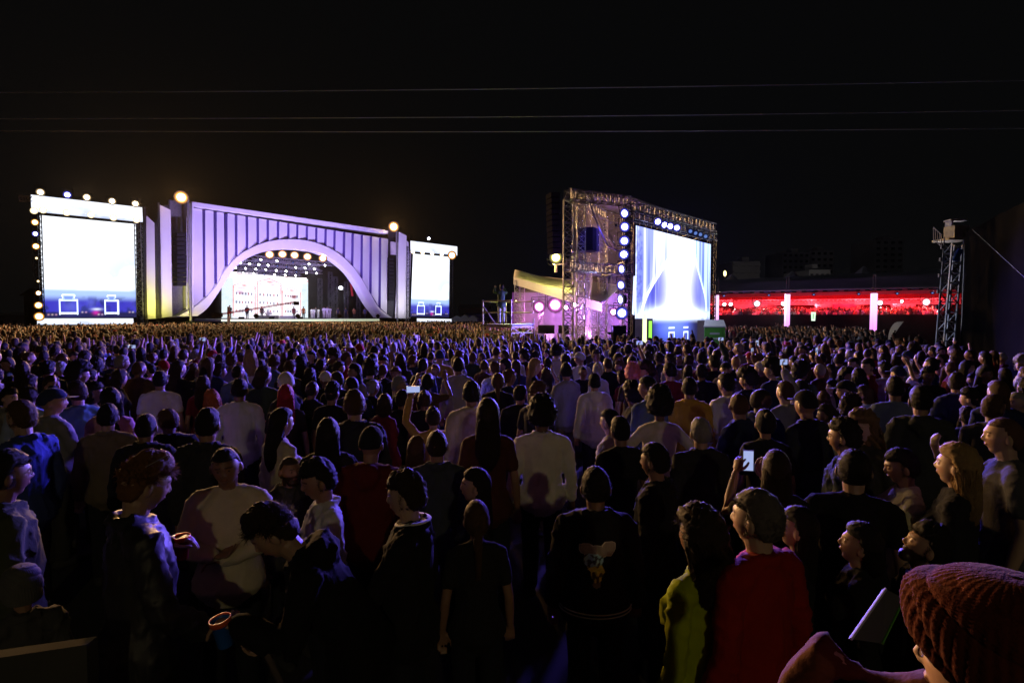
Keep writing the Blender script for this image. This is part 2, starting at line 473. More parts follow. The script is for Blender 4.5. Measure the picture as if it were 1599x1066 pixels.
def build_shoes(sex):
    b = MB()
    for sx in (-1, 1):
        h = SK[sex]['hip']*sx
        b.tube([(h*1.05, -.06, .05), (h*1.12, .03, .052), (h*1.2, .12, .040), (h*1.25, .185, .034)], [(.043, .050), (.050, .050), (.052, .038), (.040, .026)], 10, ref=(0, 0, 1))
    me = b.mesh('shoes'); me.shade_smooth(); me.materials.append(M['fabric']); return me

# ---- hair, in head space
def _cap(thick, hairline, seed=1, rough=.004, freq=60, nu=44, nv=30, lump=0.004, back=-.070, grow=1.0):
    """shell over the skull; sinks into the head outside the hairline"""
    r = np.random.default_rng(seed); V = []; F = []
    for j in range(nv + 1):
        ph = -PI/2 + PI*j/nv
        for i in range(nu):
            a = 2*PI*i/nu; x, y, z = math.cos(ph)*math.cos(a), math.cos(ph)*math.sin(a), math.sin(ph)
            X, Y, Z = x*.0800, y*.1005, z*.1165
            edge = hairline + .0*x if y > .25 else (hairline + (back - hairline)*min(1, (.25 - y)/.75))
            if y > .0: edge = max(edge, hairline*min(1, y/.5 + .35))
            t = max(-1, min(1, (Z - edge)/.014))
            th = thick(x, y, z)*grow
            off = th*t if t > 0 else -.030*min(1, -t*1.2)
            n_ = mnoise.noise(Vector((x*freq*.12, y*freq*.12, z*freq*.12 + seed)))*lump + (mnoise.noise(Vector((x, y, z))*freq*.30)*1.6 + mnoise.noise(Vector((x, y, z))*freq*.13 + Vector((seed, 0, 0)))*.9)*rough
            off += n_ if t > 0 else 0
            off += .0025 if t > 0 else 0
            k = 1 + off/.095
            V.append((X*k, Y*k, Z*k if Z > 0 else Z*(1 + min(off, 0)/.095)))
    for j in range(nv):
        for i in range(nu): F.append((j*nu+i, j*nu+(i+1) % nu, (j+1)*nu+(i+1) % nu, (j+1)*nu+i))
    F.append(tuple(range(nu))[::-1]); F.append(tuple(range(nv*nu, (nv+1)*nu)))
    b = MB(); b.add(V, F); return b
def _strand(b, pts, w):
    """thin three-sided tapering strand"""
    n = len(pts); V = []; F = []
    for i, p in enumerate(pts):
        t = (pts[min(i+1, n-1)] - pts[max(i-1, 0)]).normalized()
        u = t.cross(Vector((.3, .2, .9))).normalized(); q = t.cross(u); r = w*(1 - .8*i/(n-1))
        for k in range(3): V.append(p + (u*math.cos(2.094*k) + q*math.sin(2.094*k))*r)
    for i in range(n-1):
        for k in range(3): F.append((i*3+k, i*3+(k+1) % 3, i*3+3+(k+1) % 3, i*3+3+k))
    b.add(V, F)
def _tufts(b, n, ln, seed, zmin, curl=.3, w=.0016, th=.012, ylim=None, up=.1, flow=(0, 0, 0), out=.35):
    r = random.Random(seed); k = 0
    if seed == 9: n = int(n*2.6); w *= .62
    while k < n:
        d = Vector((r.gauss(0, 1), r.gauss(0, 1), r.gauss(0, 1))).normalized()
        p = Vector((d.x*(.0755+th*.6), d.y*(.098+th*.6), d.z*(.118+th*.6)))
        zm = zmin if d.y < .2 else .055
        if p.z < zm: continue
        if ylim and p.y > ylim: continue
        k += 1
        tg = Vector((0, -1, -.3)) - d*Vector((0, -1, -.3)).dot(d)
        v = (d*out + tg*(1 - out) + Vector((0, 0, up)) + Vector(flow) + Vector((r.gauss(0, .3), r.gauss(0, .3), r.gauss(0, .2)))).normalized()
        L = ln*r.uniform(.5, 1.2); pts = [p - d*.004]; q = p.copy()
        for s_ in range(4):
            v = (v + Vector((r.gauss(0, curl), r.gauss(0, curl), r.gauss(0, curl) - .05))).normalized(); q = q + v*L/4; pts.append(q.copy())
        _strand(b, pts, w)
def hair_mesh(kind, seed=1):
    if kind == 'short':
        b = _cap(lambda x, y, z: .006 + .012*max(0, z), .060, seed, .0045, 60, lump=.006); _tufts(b, 1200, .022, seed, -.05, w=.0022, th=.012)
    elif kind == 'crop':
        b = _cap(lambda x, y, z: .0035 + .004*max(0, z), .064, seed, .0012, 80); _tufts(b, 500, .009, seed, -.05, w=.002, th=.006)
    elif kind == 'stubble':
        b = _cap(lambda x, y, z: .0020, .066, seed, .0006, 80)
    elif kind == 'quiff':
        b = _cap(lambda x, y, z: .003 + .030*max(0, z)**1.5*(1 + .5*max(0, y)), .060, seed, .007, 50, lump=.008); _tufts(b, 800, .045, seed, .02, .45, w=.0028, flow=(0, .5, .2), out=.6)
    elif kind == 'thick':
        b = _cap(lambda x, y, z: .012 + .016*max(0, z), .058, seed, .010, 50, lump=.012); _tufts(b, 700, .030, seed, -.05, .4, w=.0024)
    elif kind == 'afro':
        b = _cap(lambda x, y, z: .045 + .028*max(0, z), .052, seed, .016, 70, lump=.020, back=-.075); _tufts(b, 1100, .034, seed, -.06, .9, th=.05, w=.0024, out=1)
    elif kind == 'bun':
        b = _cap(lambda x, y, z: .008 + .006*max(0, z), .062, seed, .003, 60); b.ell((0, -.085, .085), (.036, .034, .034), 14, 10); _tufts(b, 250, .02, seed, -.03)
    elif kind in ('long', 'wavy', 'curly', 'bob', 'tail'):
        big = {'long': 0, 'wavy': .008, 'curly': .022, 'bob': .006, 'tail': -.004}[kind]
        b = _cap(lambda x, y, z: .013 + big + .008*max(0, z), .060, seed, .004 + big*.3, 60, lump=big*.6, back=-.09)
        zs = {'long': -.40, 'wavy': -.36, 'curly': -.30, 'bob': -.13, 'tail': -.34}[kind]
        nu, nv = 36, 22; V = []; F = []; r = random.Random(seed); wig = {'long': .03, 'wavy': .09, 'curly': .16, 'bob': .04, 'tail': .03}[kind]
        def ringp(t):
            z = .03 + (zs - .03)*t
            if kind == 'tail':
                return z, (-.075 - .05*math.sin(t*2.2)), .034*(1 - .5*t), .030*(1 - .5*t)
            cy = -.035 - .062*min(1, t*1.6); rx = .080 + big*1.1 + .012*math.sin(t*3) - .03*max(0, t-.75)*4; ry = .066 + big - .022*t
            return z, cy, rx*(1 - .75*max(0, t-.93)/.07*.6), ry*(1 - .4*max(0, t-.85)/.15)
        for j in range(nv+1):
            t = j/nv; z, cy, rx, ry = ringp(t)
            for i in range(nu):
                a = 2*PI*i/nu; k = 1 + wig*math.sin(a*9 + 4*math.sin(t*7 + seed)) + wig*.7*mnoise.noise(Vector((math.cos(a)*3, math.sin(a)*3, t*6 + seed)))
                yy = cy + ry*k*math.sin(a)
                V.append((rx*k*math.cos(a), yy, z + .012*mnoise.noise(Vector((a*3, t*3, seed)))*(t > .9)))
        for j in range(nv):
            for i in range(nu): F.append((j*nu+i, (j+1)*nu+i, (j+1)*nu+(i+1) % nu, j*nu+(i+1) % nu))
        F.append(tuple(range(nu))); F.append(tuple(range(nv*nu, (nv+1)*nu))[::-1])
        b.add(V, F)
        for s_ in range(420 if seed != 9 else 1400):
            a = r.uniform(PI*.95, PI*2.05) if r.random() < .8 else r.uniform(0, 2*PI); t0 = r.uniform(0, .7); pts = []
            da = 0; ph = r.random()*6
            for q in range(6):
                t = t0 + (1.05 - t0)*q/5*r.uniform(.95, 1.0); z, cy, rx, ry = ringp(min(1, t)); da += r.gauss(0, .05)
                k = 1.05 + wig*.9*math.sin(q*2.2 + ph)
                pts.append(Vector((rx*k*math.cos(a+da), cy + ry*k*math.sin(a+da), z - .02*(q == 5)*r.random())))
            _strand(b, pts, .0022 if seed != 9 else .0014)
        _tufts(b, 200 if kind != 'curly' else 500, .02 + big, seed, .0, .4 + wig*3, th=.018+big)
    elif kind == 'cap':
        b = _cap(lambda x, y, z: .013 + .010*max(0, z), .045, seed, .0, 60, back=-.015)
        b.tube([(-.055, .085, .047), (-.03, .135, .043), (0, .158, .044), (.03, .135, .043), (.055, .085, .047)], [(.012, .004), (.03, .004), (.036, .004), (.03, .004), (.012, .004)], 8, ref=(0, 0, 1))
        b.ell((0, 0, .143), (.007, .007, .004), 8, 4)
    elif kind == 'hat':
        b = _cap(lambda x, y, z: .014 + .022*max(0, z), .040, seed, .0, 60, back=.03)
        b.ell((0, 0, .045), (.165, .185, .008), 28, 6)
    elif kind == 'beanie':
        b = MB(); nu, nv = 260, 130; V = []; F = []
        for j in range(nv + 1):
            t = j/nv
            for i in range(nu):
                a = 2*PI*i/nu
                if t < .22:
                    z = -.030 + .095*t/.22; k = 1.17 + .03*math.sin(t/.22*PI)
                else:
                    q = (t - .22)/.78; z = .065 + .110*math.sin(q*PI/2); k = 1.15*max(.02, math.cos(q*PI/2))**.62
                rib = .020*abs(math.sin(a*22 + t*5)); sl = .085*abs(math.sin(t*11 + a*2.0 + .3*math.sin(a*3)))**.7 + .013*math.sin(a*44 + math.sin(t*160)*.9)*(.6 + .4*math.sin(t*160))
                k2 = k*(1 + rib + sl)
                V.append((.082*k2*math.cos(a), (.103*k2*math.sin(a)) - .030*max(0, t-.3), z + (.088*max(0, math.sin(a)) - .02*max(0, -math.sin(a)))*max(0, 1 - t*1.6)))
        for j in range(nv):
            for i in range(nu): F.append((j*nu+i, j*nu+(i+1) % nu, (j+1)*nu+(i+1) % nu, (j+1)*nu+i))
        F.append(tuple(range(nu))[::-1]); F.append(tuple(range(nv*nu, (nv+1)*nu))); b.add(V, F)
    me = b.mesh('hair_' + kind); me.shade_smooth()
    me.materials.append(M['knit'] if kind == 'beanie' else (M['fabric'] if kind in ('cap', 'hat') else M['hair']))
    return me
HAIR = {}
def hair(kind, seed=1):
    if (kind, seed) not in HAIR: HAIR[(kind, seed)] = hair_mesh(kind, seed)
    return HAIR[(kind, seed)]
HAIR_PART = {'cap': 'cap', 'hat': 'hat', 'beanie': 'beanie'}
TROUS = {s: build_trousers(s, 3) for s in 'mf'}
SHOES = {s: build_shoes(s) for s in 'mf'}
def child(name, me, parent, col, mat4=None):
    o = bpy.data.objects.new(name, me); link(o, parent); o.color = (*col, 1)
    if mat4 is not None: o.matrix_local = mat4
    return o
def head_mat(J):
    return Matrix.Translation(J['hc']) @ J['hm'].to_4x4() @ Matrix.Scale(HS, 4)
# ------------------------------------------------------------------ more materials
M['violetshade'] = mat_plain('violet_shade_backing', (0.06, 0.035, 0.19), 0.9, 0, 0.2, 0.5)  # violet light and shade between the fins, put into the colour
M['ground'] = mat_plain('asphalt_ground', (0.045, 0.045, 0.048), 0.9, 0, 0.4, 0.6, 0.3)
M['fin'] = mat_plain('white_fin_panel', (0.74, 0.73, 0.76), 0.55, 0, 0.06, 0.4)
M['white'] = mat_plain('white_vinyl', (0.72, 0.72, 0.70), 0.5, 0, 0.08, 0.5)
M['black'] = mat_plain('black_cloth', (0.009, 0.009, 0.010), 0.9, 0, 0.35, 0.5, 0.2)
M['blackbox'] = mat_plain('black_speaker_paint', (0.012, 0.012, 0.014), 0.5, 0, 0.3, 3)
M['grille'] = mat_plain('speaker_grille', (0.02, 0.02, 0.022), 0.8, 0.0, 0.4, 40)
M['alu'] = mat_plain('aluminium_truss', (0.30, 0.30, 0.32), 0.38, 0.55, 0.25, 4)
M['darkalu'] = mat_plain('dark_truss', (0.05, 0.05, 0.055), 0.5, 0.4, 0.3, 4)
M['steel'] = mat_plain('painted_scaffold_tube', (0.50, 0.44, 0.22), 0.5, 0.1, 0.3, 5)
M['greysteel'] = mat_plain('grey_steel', (0.22, 0.22, 0.23), 0.55, 0.4, 0.3, 4)
M['floor'] = mat_plain('stage_floor', (0.30, 0.30, 0.32), 0.35, 0, 0.3, 1.2)
M['red'] = mat_plain('red_ceiling_cloth', (0.55, 0.03, 0.03), 0.8, 0, 0.3, 1.5)
M['greyroof'] = mat_plain('grey_tent_roof', (0.55, 0.55, 0.60), 0.7, 0, 0.25, 0.25)
M['green'] = mat_plain('green_plastic', (0.10, 0.36, 0.04), 0.5, 0, 0.12, 1.5)
M['palebox'] = mat_plain('pale_plastic', (0.55, 0.52, 0.52), 0.5, 0, 0.12, 1.5)
M['concrete'] = mat_plain('far_concrete', (0.30, 0.30, 0.32), 0.9, 0, 0.25, 0.12)
M['glass_dark'] = mat_plain('dark_window', (0.03, 0.03, 0.04), 0.2, 0, 0.3, 1)
M['wood'] = mat_plain('deck_board', (0.16, 0.15, 0.14), 0.8, 0, 0.3, 2)
M['crowd'] = mat_attr('crowd_cloth_skin_hair')
M['led'] = mat_attr('led_screen', emit=1.0)
M['ledlamp'] = mat_attr('lens_and_halo', emit=1.0)
M['ledlamp'].cycles.emission_sampling = 'NONE'
# clear film hung on the trusses: mostly see-through, catches light on its creases
def film_mat(name, col, opac, scale):
    m, nt, b = new_mat(name)
    b.inputs['Base Color'].default_value = (*col, 1); b.inputs['Roughness'].default_value = 0.35
    n = noise_node(nt, scale, 6); n.inputs['Distortion'].default_value = 1.5
    bump(nt, b, n.outputs['Fac'], 0.9, 0.08)
    mr = nt.nodes.new('ShaderNodeMapRange'); mr.inputs['From Min'].default_value = .35; mr.inputs['From Max'].default_value = .75
    mr.inputs['To Min'].default_value = opac*.5; mr.inputs['To Max'].default_value = min(1, opac*1.7)
    nt.links.new(n.outputs['Fac'], mr.inputs['Value'])
    tl = nt.nodes.new('ShaderNodeBsdfTranslucent'); tl.inputs['Color'].default_value = (*col, 1)
    mx0 = nt.nodes.new('ShaderNodeMixShader'); mx0.inputs[0].default_value = .5
    nt.links.new(b.outputs[0], mx0.inputs[1]); nt.links.new(tl.outputs[0], mx0.inputs[2])
    tr = nt.nodes.new('ShaderNodeBsdfTransparent'); mx = nt.nodes.new('ShaderNodeMixShader')
    nt.links.new(mr.outputs['Result'], mx.inputs[0]); nt.links.new(tr.outputs[0], mx.inputs[1]); nt.links.new(mx0.outputs[0], mx.inputs[2])
    nt.links.new(mx.outputs[0], nt.nodes['Material Output'].inputs['Surface'])
    return m
M['film'] = film_mat('clear_film', (0.46, 0.40, 0.66), 0.17, 1.6)

m_, nt_, b_ = new_mat('thin_white_cloth'); b_.inputs['Base Color'].default_value = (.7, .7, .66, 1); b_.inputs['Transmission Weight'].default_value = 0
_tl = nt_.nodes.new('ShaderNodeBsdfTranslucent'); _tl.inputs['Color'].default_value = (.8, .8, .75, 1); _mx = nt_.nodes.new('ShaderNodeMixShader'); _mx.inputs[0].default_value = .5
nt_.links.new(b_.outputs[0], _mx.inputs[1]); nt_.links.new(_tl.outputs[0], _mx.inputs[2]); nt_.links.new(_mx.outputs[0], nt_.nodes['Material Output'].inputs['Surface']); M['thincloth'] = m_
# ------------------------------------------------------------------ ground
g = MB(); g.add([(-900, -300, 0), (900, -300, 0), (900, 900, 0), (-900, 900, 0)], [(0, 1, 2, 3)])
tag(g.build('ground', M['ground']), kind='structure')

class Plane:
    """upright plane through two pixel columns at two distances"""
    def __init__(s, pxa, ya, pxb, yb):
        a, b = at(pxa, 494, ya), at(pxb, 494, yb); s.a, s.b = a, b
        u = Vector((b.x-a.x, b.y-a.y, 0)); s.len = u.length; s.u = u.normalized()
        s.n = Vector((s.u.y, -s.u.x, 0))      # towards the viewer
    def p(s, px, py, out=0.0):
        return on_plane(px, py, s.a + s.n*out, s.n)
def quad(pl, x0, y0, x1, y1, out=0.0):
    """BL BR TR TL from (left,top,bottom) lists"""
    return None
def slab(pl, pts, thick, out=0.0, b=None):
    b = b or MB(); P = [pl.p(x, y, out) for x, y in pts]
    return b.prism(P, -pl.n*thick)
def truss(b, A, B, w, bays, r=0.03, up=(0, 0, 1), dr=None, d=None):
    A, B = Vector(A), Vector(B); t = (B-A).normalized(); up = Vector(up)
    if abs(t.dot(up)) > .9: up = Vector((0, 1, 0))
    s_ = t.cross(up).normalized(); q = s_.cross(t); d = d or w; dr = dr or r*.6
    cs = [s_*w/2*i + q*d/2*j for i, j in ((-1, -1), (1, -1), (1, 1), (-1, 1))]
    for c in cs: b.rod(A+c, B+c, r)
    for k in range(bays):
        p, n_ = A.lerp(B, k/bays), A.lerp(B, (k+1)/bays)
        for i in range(4):
            c0, c1 = cs[i], cs[(i+1) % 4]
            b.rod(p + (c0 if k % 2 else c1), n_ + (c1 if k % 2 else c0), dr, 3)
            b.rod(p + c0, p + c1, dr, 3)
    return b
def led_panel(name, P, nu, nv, paint, parent, gain=1.0):
    """P: BL BR TR TL; a grid of pixels, each vertex with its own colour"""
    BL, BR, TR, TL = [Vector(p) for p in P]
    U, V = np.meshgrid(np.linspace(0, 1, nu), np.linspace(0, 1, nv))
    u, v = U.ravel()[:, None], V.ravel()[:, None]
    X = (1-u)*(1-v)*np.array(BL) + u*(1-v)*np.array(BR) + u*v*np.array(TR) + (1-u)*v*np.array(TL)
    F = []
    for j in range(nv-1):
        for i in range(nu-1): F.append((j*nu+i, j*nu+i+1, (j+1)*nu+i+1, (j+1)*nu+i))
    me = bpy.data.meshes.new(name); me.from_pydata(X.tolist(), [], F); me.update()
    point_colors(me, np.maximum(0, paint(U.ravel(), V.ravel()))*gain)
    me.materials.append(M['led']); o = bpy.data.objects.new(name, me); link(o, parent); return o
def casing(name, P, n, thick, margin, parent, mat):
    BL, BR, TR, TL = [Vector(p) for p in P]; u = (BR-BL).normalized()*margin; z = Vector((0, 0, margin)); n = Vector(n)
    b = MB(); b.prism([BL-u-z-n*.02, BR+u-z-n*.02, TR+u+z-n*.02, TL-u+z-n*.02], -n*thick)
    return b.build(name, mat, parent)
sm = lambda e0, e1, x: np.clip((x-e0)/(e1-e0), 0, 1)**2*(3-2*np.clip((x-e0)/(e1-e0), 0, 1))
C3 = lambda *c: np.array([c], dtype=float)
mix = lambda a, b, t: a*(1-t[:, None]) + b*t[:, None]

# ------------------------------------------------------------------ lamps
_disc = {}
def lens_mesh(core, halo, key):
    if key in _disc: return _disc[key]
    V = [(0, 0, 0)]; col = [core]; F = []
    prof = [(.42, 1.0), (.54, .40), (.66, .14), (.78, .05), (.9, .015), (1.0, .004)] if key != 'hot' else [(.4, 1.0), (.6, .9), (.8, .7), (.9, .6), (1.0, .5)]  # colour fades outward: a glare halo painted round the lens core
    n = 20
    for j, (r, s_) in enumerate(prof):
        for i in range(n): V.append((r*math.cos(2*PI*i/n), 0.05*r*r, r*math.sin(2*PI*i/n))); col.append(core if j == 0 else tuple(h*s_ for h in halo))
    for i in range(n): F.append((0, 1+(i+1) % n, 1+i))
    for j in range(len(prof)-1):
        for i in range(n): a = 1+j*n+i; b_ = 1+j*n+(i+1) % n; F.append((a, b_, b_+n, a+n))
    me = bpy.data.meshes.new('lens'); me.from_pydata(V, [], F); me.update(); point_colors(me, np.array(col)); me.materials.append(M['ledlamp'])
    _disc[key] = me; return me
def _housing():
    b = MB(); prof = [(0.30, -.75), (.62, -.62), (.72, -.25), (.98, .0), (1.02, .06)]; n = 12; V = []; F = []
    for r, y in prof:
        for i in range(n): V.append((r*math.cos(2*PI*i/n), y, r*math.sin(2*PI*i/n)))
    for j in range(len(prof)-1):
        for i in range(n): F.append((j*n+i, (j+1)*n+i, (j+1)*n+(i+1) % n, j*n+(i+1) % n))
    F.append(tuple(range(n))); b.add(V, F); me = b.mesh('housing'); me.shade_smooth(); me.materials.append(M['blackbox']); return me
HOUSE = _housing()
_y = MB(); _y.rod((-1.2, -.2, 0), (-1.2, -.2, 1.5), .07); _y.rod((1.2, -.2, 0), (1.2, -.2, 1.5), .07); _y.rod((-1.2, -.2, 1.5), (1.2, -.2, 1.5), .08)
YOKE = _y.mesh('yoke'); YOKE.materials.append(M['blackbox'])
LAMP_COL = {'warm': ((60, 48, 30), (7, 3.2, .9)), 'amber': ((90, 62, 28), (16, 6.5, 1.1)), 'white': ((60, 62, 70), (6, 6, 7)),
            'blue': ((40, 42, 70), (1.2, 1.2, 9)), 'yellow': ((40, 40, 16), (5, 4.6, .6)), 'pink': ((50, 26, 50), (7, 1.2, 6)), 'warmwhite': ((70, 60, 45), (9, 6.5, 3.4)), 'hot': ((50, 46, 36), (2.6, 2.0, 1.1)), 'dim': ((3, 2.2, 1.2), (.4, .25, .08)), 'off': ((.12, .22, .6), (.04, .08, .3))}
def lamp(pos, aim, kind, r, label, group, power=0, color=None, angle=60, blend=.6, name='stage_lamp', cat='lamp', size=None):
    noyoke = 'header' in label or 'arch' in label
    pos = Vector(pos); d = (Vector(aim) - pos).normalized()
    e = empty(name, pos, 0, label, cat, group)
    e.rotation_mode = 'QUATERNION'; e.rotation_quaternion = d.to_track_quat('Y', 'Z'); e.scale = (r, r, r)
    core, halo = LAMP_COL[kind]
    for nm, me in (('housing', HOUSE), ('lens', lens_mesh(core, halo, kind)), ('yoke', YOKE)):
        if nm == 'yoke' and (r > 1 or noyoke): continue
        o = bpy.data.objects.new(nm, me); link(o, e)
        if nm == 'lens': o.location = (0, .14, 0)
    if power:
        ld = bpy.data.lights.new('lamp_beam', 'SPOT'); ld.energy = power*GAIN.get({'warmwhite': 'warm'}.get(kind, kind), 1); ld.color = color; ld.spot_size = math.radians(angle); ld.spot_blend = blend
        ld.shadow_soft_size = size if size else r*.8
        lo = bpy.data.objects.new('lamp_beam', ld); link(lo)
        lo.location = pos + d*(r*.4); lo.rotation_euler = d.to_track_quat('-Z', 'Y').to_euler()
    return e
CROWD_MID = Vector((-20, 30, 1.2))

# ------------------------------------------------------------------ the two stage screens
def dots(u, v, cu, cv, ru, rv): return np.exp(-((u-cu)/ru)**2 - ((v-cv)/rv)**2)
def seg(u, v, a, b, w):
    ax, ay = a; bx, by = b; t = np.clip(((u-ax)*(bx-ax)+(v-ay)*(by-ay))/((bx-ax)**2+(by-ay)**2), 0, 1)
    d = np.hypot(u-ax-t*(bx-ax), v-ay-t*(by-ay)); return (d < w).astype(float)
def stage_picture(u, v):
    n = fbm(u*5, v*6, 3); n2 = fbm(u*12, v*14, 5)
    c = mix(C3(1.35, 1.42, 1.55), C3(.72, .86, 1.12), sm(.40, .66, n)*(.25 + .75*sm(.9, .35, v))*(.25+.75*sm(.3, 1, u)))
    haze = sm(.30, .26, v); c = mix(c, C3(.40, .62, 1.15), haze*.9)
    low = sm(.24, .15, v); c = mix(c, C3(.055, .05, .60)*1.0, low)
    c = mix(c, C3(.02, .03, .14), sm(.5, .7, n2)*low*.8)
    c = mix(c, C3(.02, .02, .10), sm(.07, .04, v))
    c = mix(c, C3(.14, .16, .85), dots(u, v, .28, .11, .09, .06)*low*.8 + dots(u, v, .49, .17, .05, .07)*low*.8)
    for x0, x1 in ((.165, .345), (.64, .785)):
        y0, y1 = .035, .175
        for a, b in (((x0, y0), (x0, y1)), ((x1, y0), (x1, y1)), ((x0, y1), (x1, y1)), ((x0, y0+.01), (x1, y0+.01)), ((x0+.03, y1+.05), (x1-.03, y1+.05)), ((x0+.03, y1+.045), (x0+.045, y1)), ((x1-.03, y1+.045), (x1-.045, y1))):
            c = mix(c, C3(1.5, 1.8, 2.2), seg(u, v, a, b, .009))
        c = mix(c, C3(.25, .40, 1.0), ((u > x0+.03) & (u < x1-.03) & (v > y1) & (v < y1+.05)).astype(float)*.7)
    c = mix(c, C3(.7, .03, .45), dots(u, v, .54, .05, .035, .022)); c = mix(c, C3(.9, 1.0, 1.3), dots(u, v, .55, .085, .05, .012))
    for k in range(14):
        x = (k*.173+.05) % 1; c = mix(c, C3(.9, .5+.1*(k % 4), .6+.1*(k % 5)), dots(u, v, x, .03+.012*(k % 3), .010, .007)*.8)
    return c
def fascia(u, v):
    n = fbm(u*6, v*2, 9); return mix(C3(1.15, 1.2, 1.35), C3(.6, .7, 1.0), sm(.55, .8, n)*.6 + sm(.25, 0, v)*.5)

left = Plane(62, 62, 212, 68)
LW_ = empty('video_wall', left.a.xy.to_3d(), 0, 'large left video wall glowing white above blue stage picture with lit header', 'video screen', 'video walls')
def into(e, o): 
    o.parent = e; o.matrix_parent_inverse = e.matrix_basis.inverted(); return o
P = [left.p(68, 496), left.p(214, 495), left.p(212, 350), left.p(62, 336)]
def vwall(e, pl, scr, head, base, gain, cols):
    P = [pl.p(*q) for q in scr]
    into(e, led_panel('led_panel', P, 150, 160, stage_picture, None, gain)); into(e, casing('casing', P, pl.n, .5, .10, None, M['blackbox']))
    H = [pl.p(*q, .7) for q in head]; into(e, led_panel('header_panel', H, 60, 10, fascia, None, gain)); into(e, casing('header_casing', H, pl.n, .6, .03, None, M['blackbox']))
    B = [pl.p(*q, .7) for q in base]; into(e, led_panel('base_panel', B, 60, 8, fascia, None, gain*.9)); into(e, casing('base_casing', B, pl.n, .6, .03, None, M['blackbox']))
    for (px, ya, yb, w, m) in cols:
        a, b2 = pl.p(px[0], ya, .1), pl.p(px[1], yb, .1); b2.z = 0; b2.x, b2.y = pl.p(px[1], yb, .1).xy
        into(e, truss(MB(), a, b2, w, 26, .05, dr=.03).build('truss_column', M[m]))
vwall(LW_, left, [(68, 496), (214, 495), (212, 350), (62, 336)], [(49, 330), (223, 347), (222, 324), (48, 304)], [(58, 507), (209, 506), (208, 497), (58, 497)], 1.0,
      [((217, 222), 330, 500, .75, 'alu'), ((56, 62), 312, 500, .6, 'darkalu')])
b = MB(); truss(b, left.p(30, 310, .5), left.p(50, 311, .5), .5, 4, .05); into(LW_, b.build('side_arm', M['alu']))
right = Plane(643, 101, 703, 106)
R_ = empty('video_wall', right.a.xy.to_3d(), 0, 'smaller video wall glowing white and blue at the right end of the stage', 'video screen', 'video walls')
vwall(R_, right, [(641, 494), (701, 495), (702, 401), (645, 396)], [(641, 392), (714, 399), (714, 385), (641, 376)], [(651, 503), (708, 505), (708, 498), (651, 497)], 1.0,
      [((705, 705), 400, 500, .5, 'darkalu'), ((638, 636), 385, 500, .5, 'darkalu')])

ordl = ['leftmost', 'second from left', 'third from left', 'fourth from left', 'fifth from left', 'sixth from left', 'seventh from left', 'rightmost']
for i, (x, y) in enumerate([(63, 300), (105, 304), (135.5, 308), (175, 314), (211.5, 318)]):
    k = 'blue' if i == 1 else 'warmwhite'
    lamp(left.p(x, y, 1.0), CROWD_MID, k, .42, '%s of the five lamps standing on top of left video wall' % (ordl[i] if i < 4 else 'rightmost'), 'lamps on the left video wall', 0 if i in (0, 3) else (160 if i == 1 else 2600), (.3, .3, 1) if i == 1 else (1, .60, .28), 70)
for i, (x, y) in enumerate([(53, 329), (67, 328), (104, 332), (142, 335.5), (177, 340), (213, 343.5)]):
    lamp(left.p(x, y, 1.5), CROWD_MID, 'hot', .34, '%s of the warm lamps along lower edge of left wall header' % (ordl[i] if i < 5 else 'rightmost'), 'lamps under the left header')
for i, (x, y, k, r) in enumerate([(54.5, 347, 'amber', .34), (55, 365, 'blue', .3), (56, 384.5, 'amber', .34), (57, 403, 'dim', .2), (59.5, 439, 'dim', .2), (60, 457.5, 'warm', .28), (60, 476.5, 'amber', .38), (61, 494, 'amber', .46)]):
    o_ = ['topmost', 'second from top', 'third from top', 'fourth from top', 'fifth from top', 'third from bottom', 'second from bottom', 'lowest'][i]
    lamp(left.p(x, y, .9), CROWD_MID, k, r*1.05, '%s lamp in the vertical row down the left side truss' % o_, 'lamps down the left truss')
for i, x in enumerate([645, 660, 675, 690, 706]):
    lamp(right.p(x, 393+i*1.4, 1.5), CROWD_MID, 'amber' if i == 4 else 'hot', .8 if i == 4 else .36, '%s of five warm lamps under header of the smaller video wall' % (ordl[i] if i < 4 else 'rightmost'), 'lamps under the right header')
lamp(right.p(669.5, 372.5, .2), (0, 0, 2), 'white', .35, 'small white beacon on top of the smaller video wall', 'beacon', name='beacon_lamp', cat='beacon')

# ------------------------------------------------------------------ stage shell
fac = Plane(303, 74.8, 605, 101)
F_ = empty('stage', fac.a.xy.to_3d(), 0, 'big white stage shell of slanted fins above a curved arch opening', 'stage')
outer = [(278, 493.5), (300.6, 481), (320.5, 466), (339, 444.7), (351, 423), (369.5, 401.8), (391, 388), (418.6, 377.3), (449, 373.6), (479.8, 375.7), (507, 384), (526, 394), (541, 406), (556.5, 423), (568.7, 441.6), (581, 463), (593, 481.5), (612, 496)]
inner = [(308, 493.5), (323.5, 481.5), (339, 460), (351, 441.6), (363, 423), (378.7, 408), (400, 397), (421.6, 391.5), (449, 389), (480, 391), (504, 396.5), (526, 409.4), (544, 424.8), (556.5, 441.6), (568.7, 463), (578, 478), (586, 488), (592, 496)]
def smooth_line(pts, n):
    pts = [Vector((p[0], p[1], 0)) for p in pts]; out = []
    L = [0]
    for a, c in zip(pts, pts[1:]): L.append(L[-1] + (c-a).length)
    for k in range(n):
        s_ = L[-1]*k/(n-1); i = min(len(pts)-2, max(j for j in range(len(L)) if L[j] <= s_ + 1e-6)); i = min(i, len(pts)-2)
        t = (s_-L[i])/(L[i+1]-L[i]); p0, p1, p2, p3 = pts[max(i-1, 0)], pts[i], pts[i+1], pts[min(i+2, len(pts)-1)]
        q = .5*((2*p1) + (p2-p0)*t + (2*p0-5*p1+4*p2-p3)*t*t + (-p0+3*p1-3*p2+p3)*t**3); out.append((q.x, q.y))
    return out
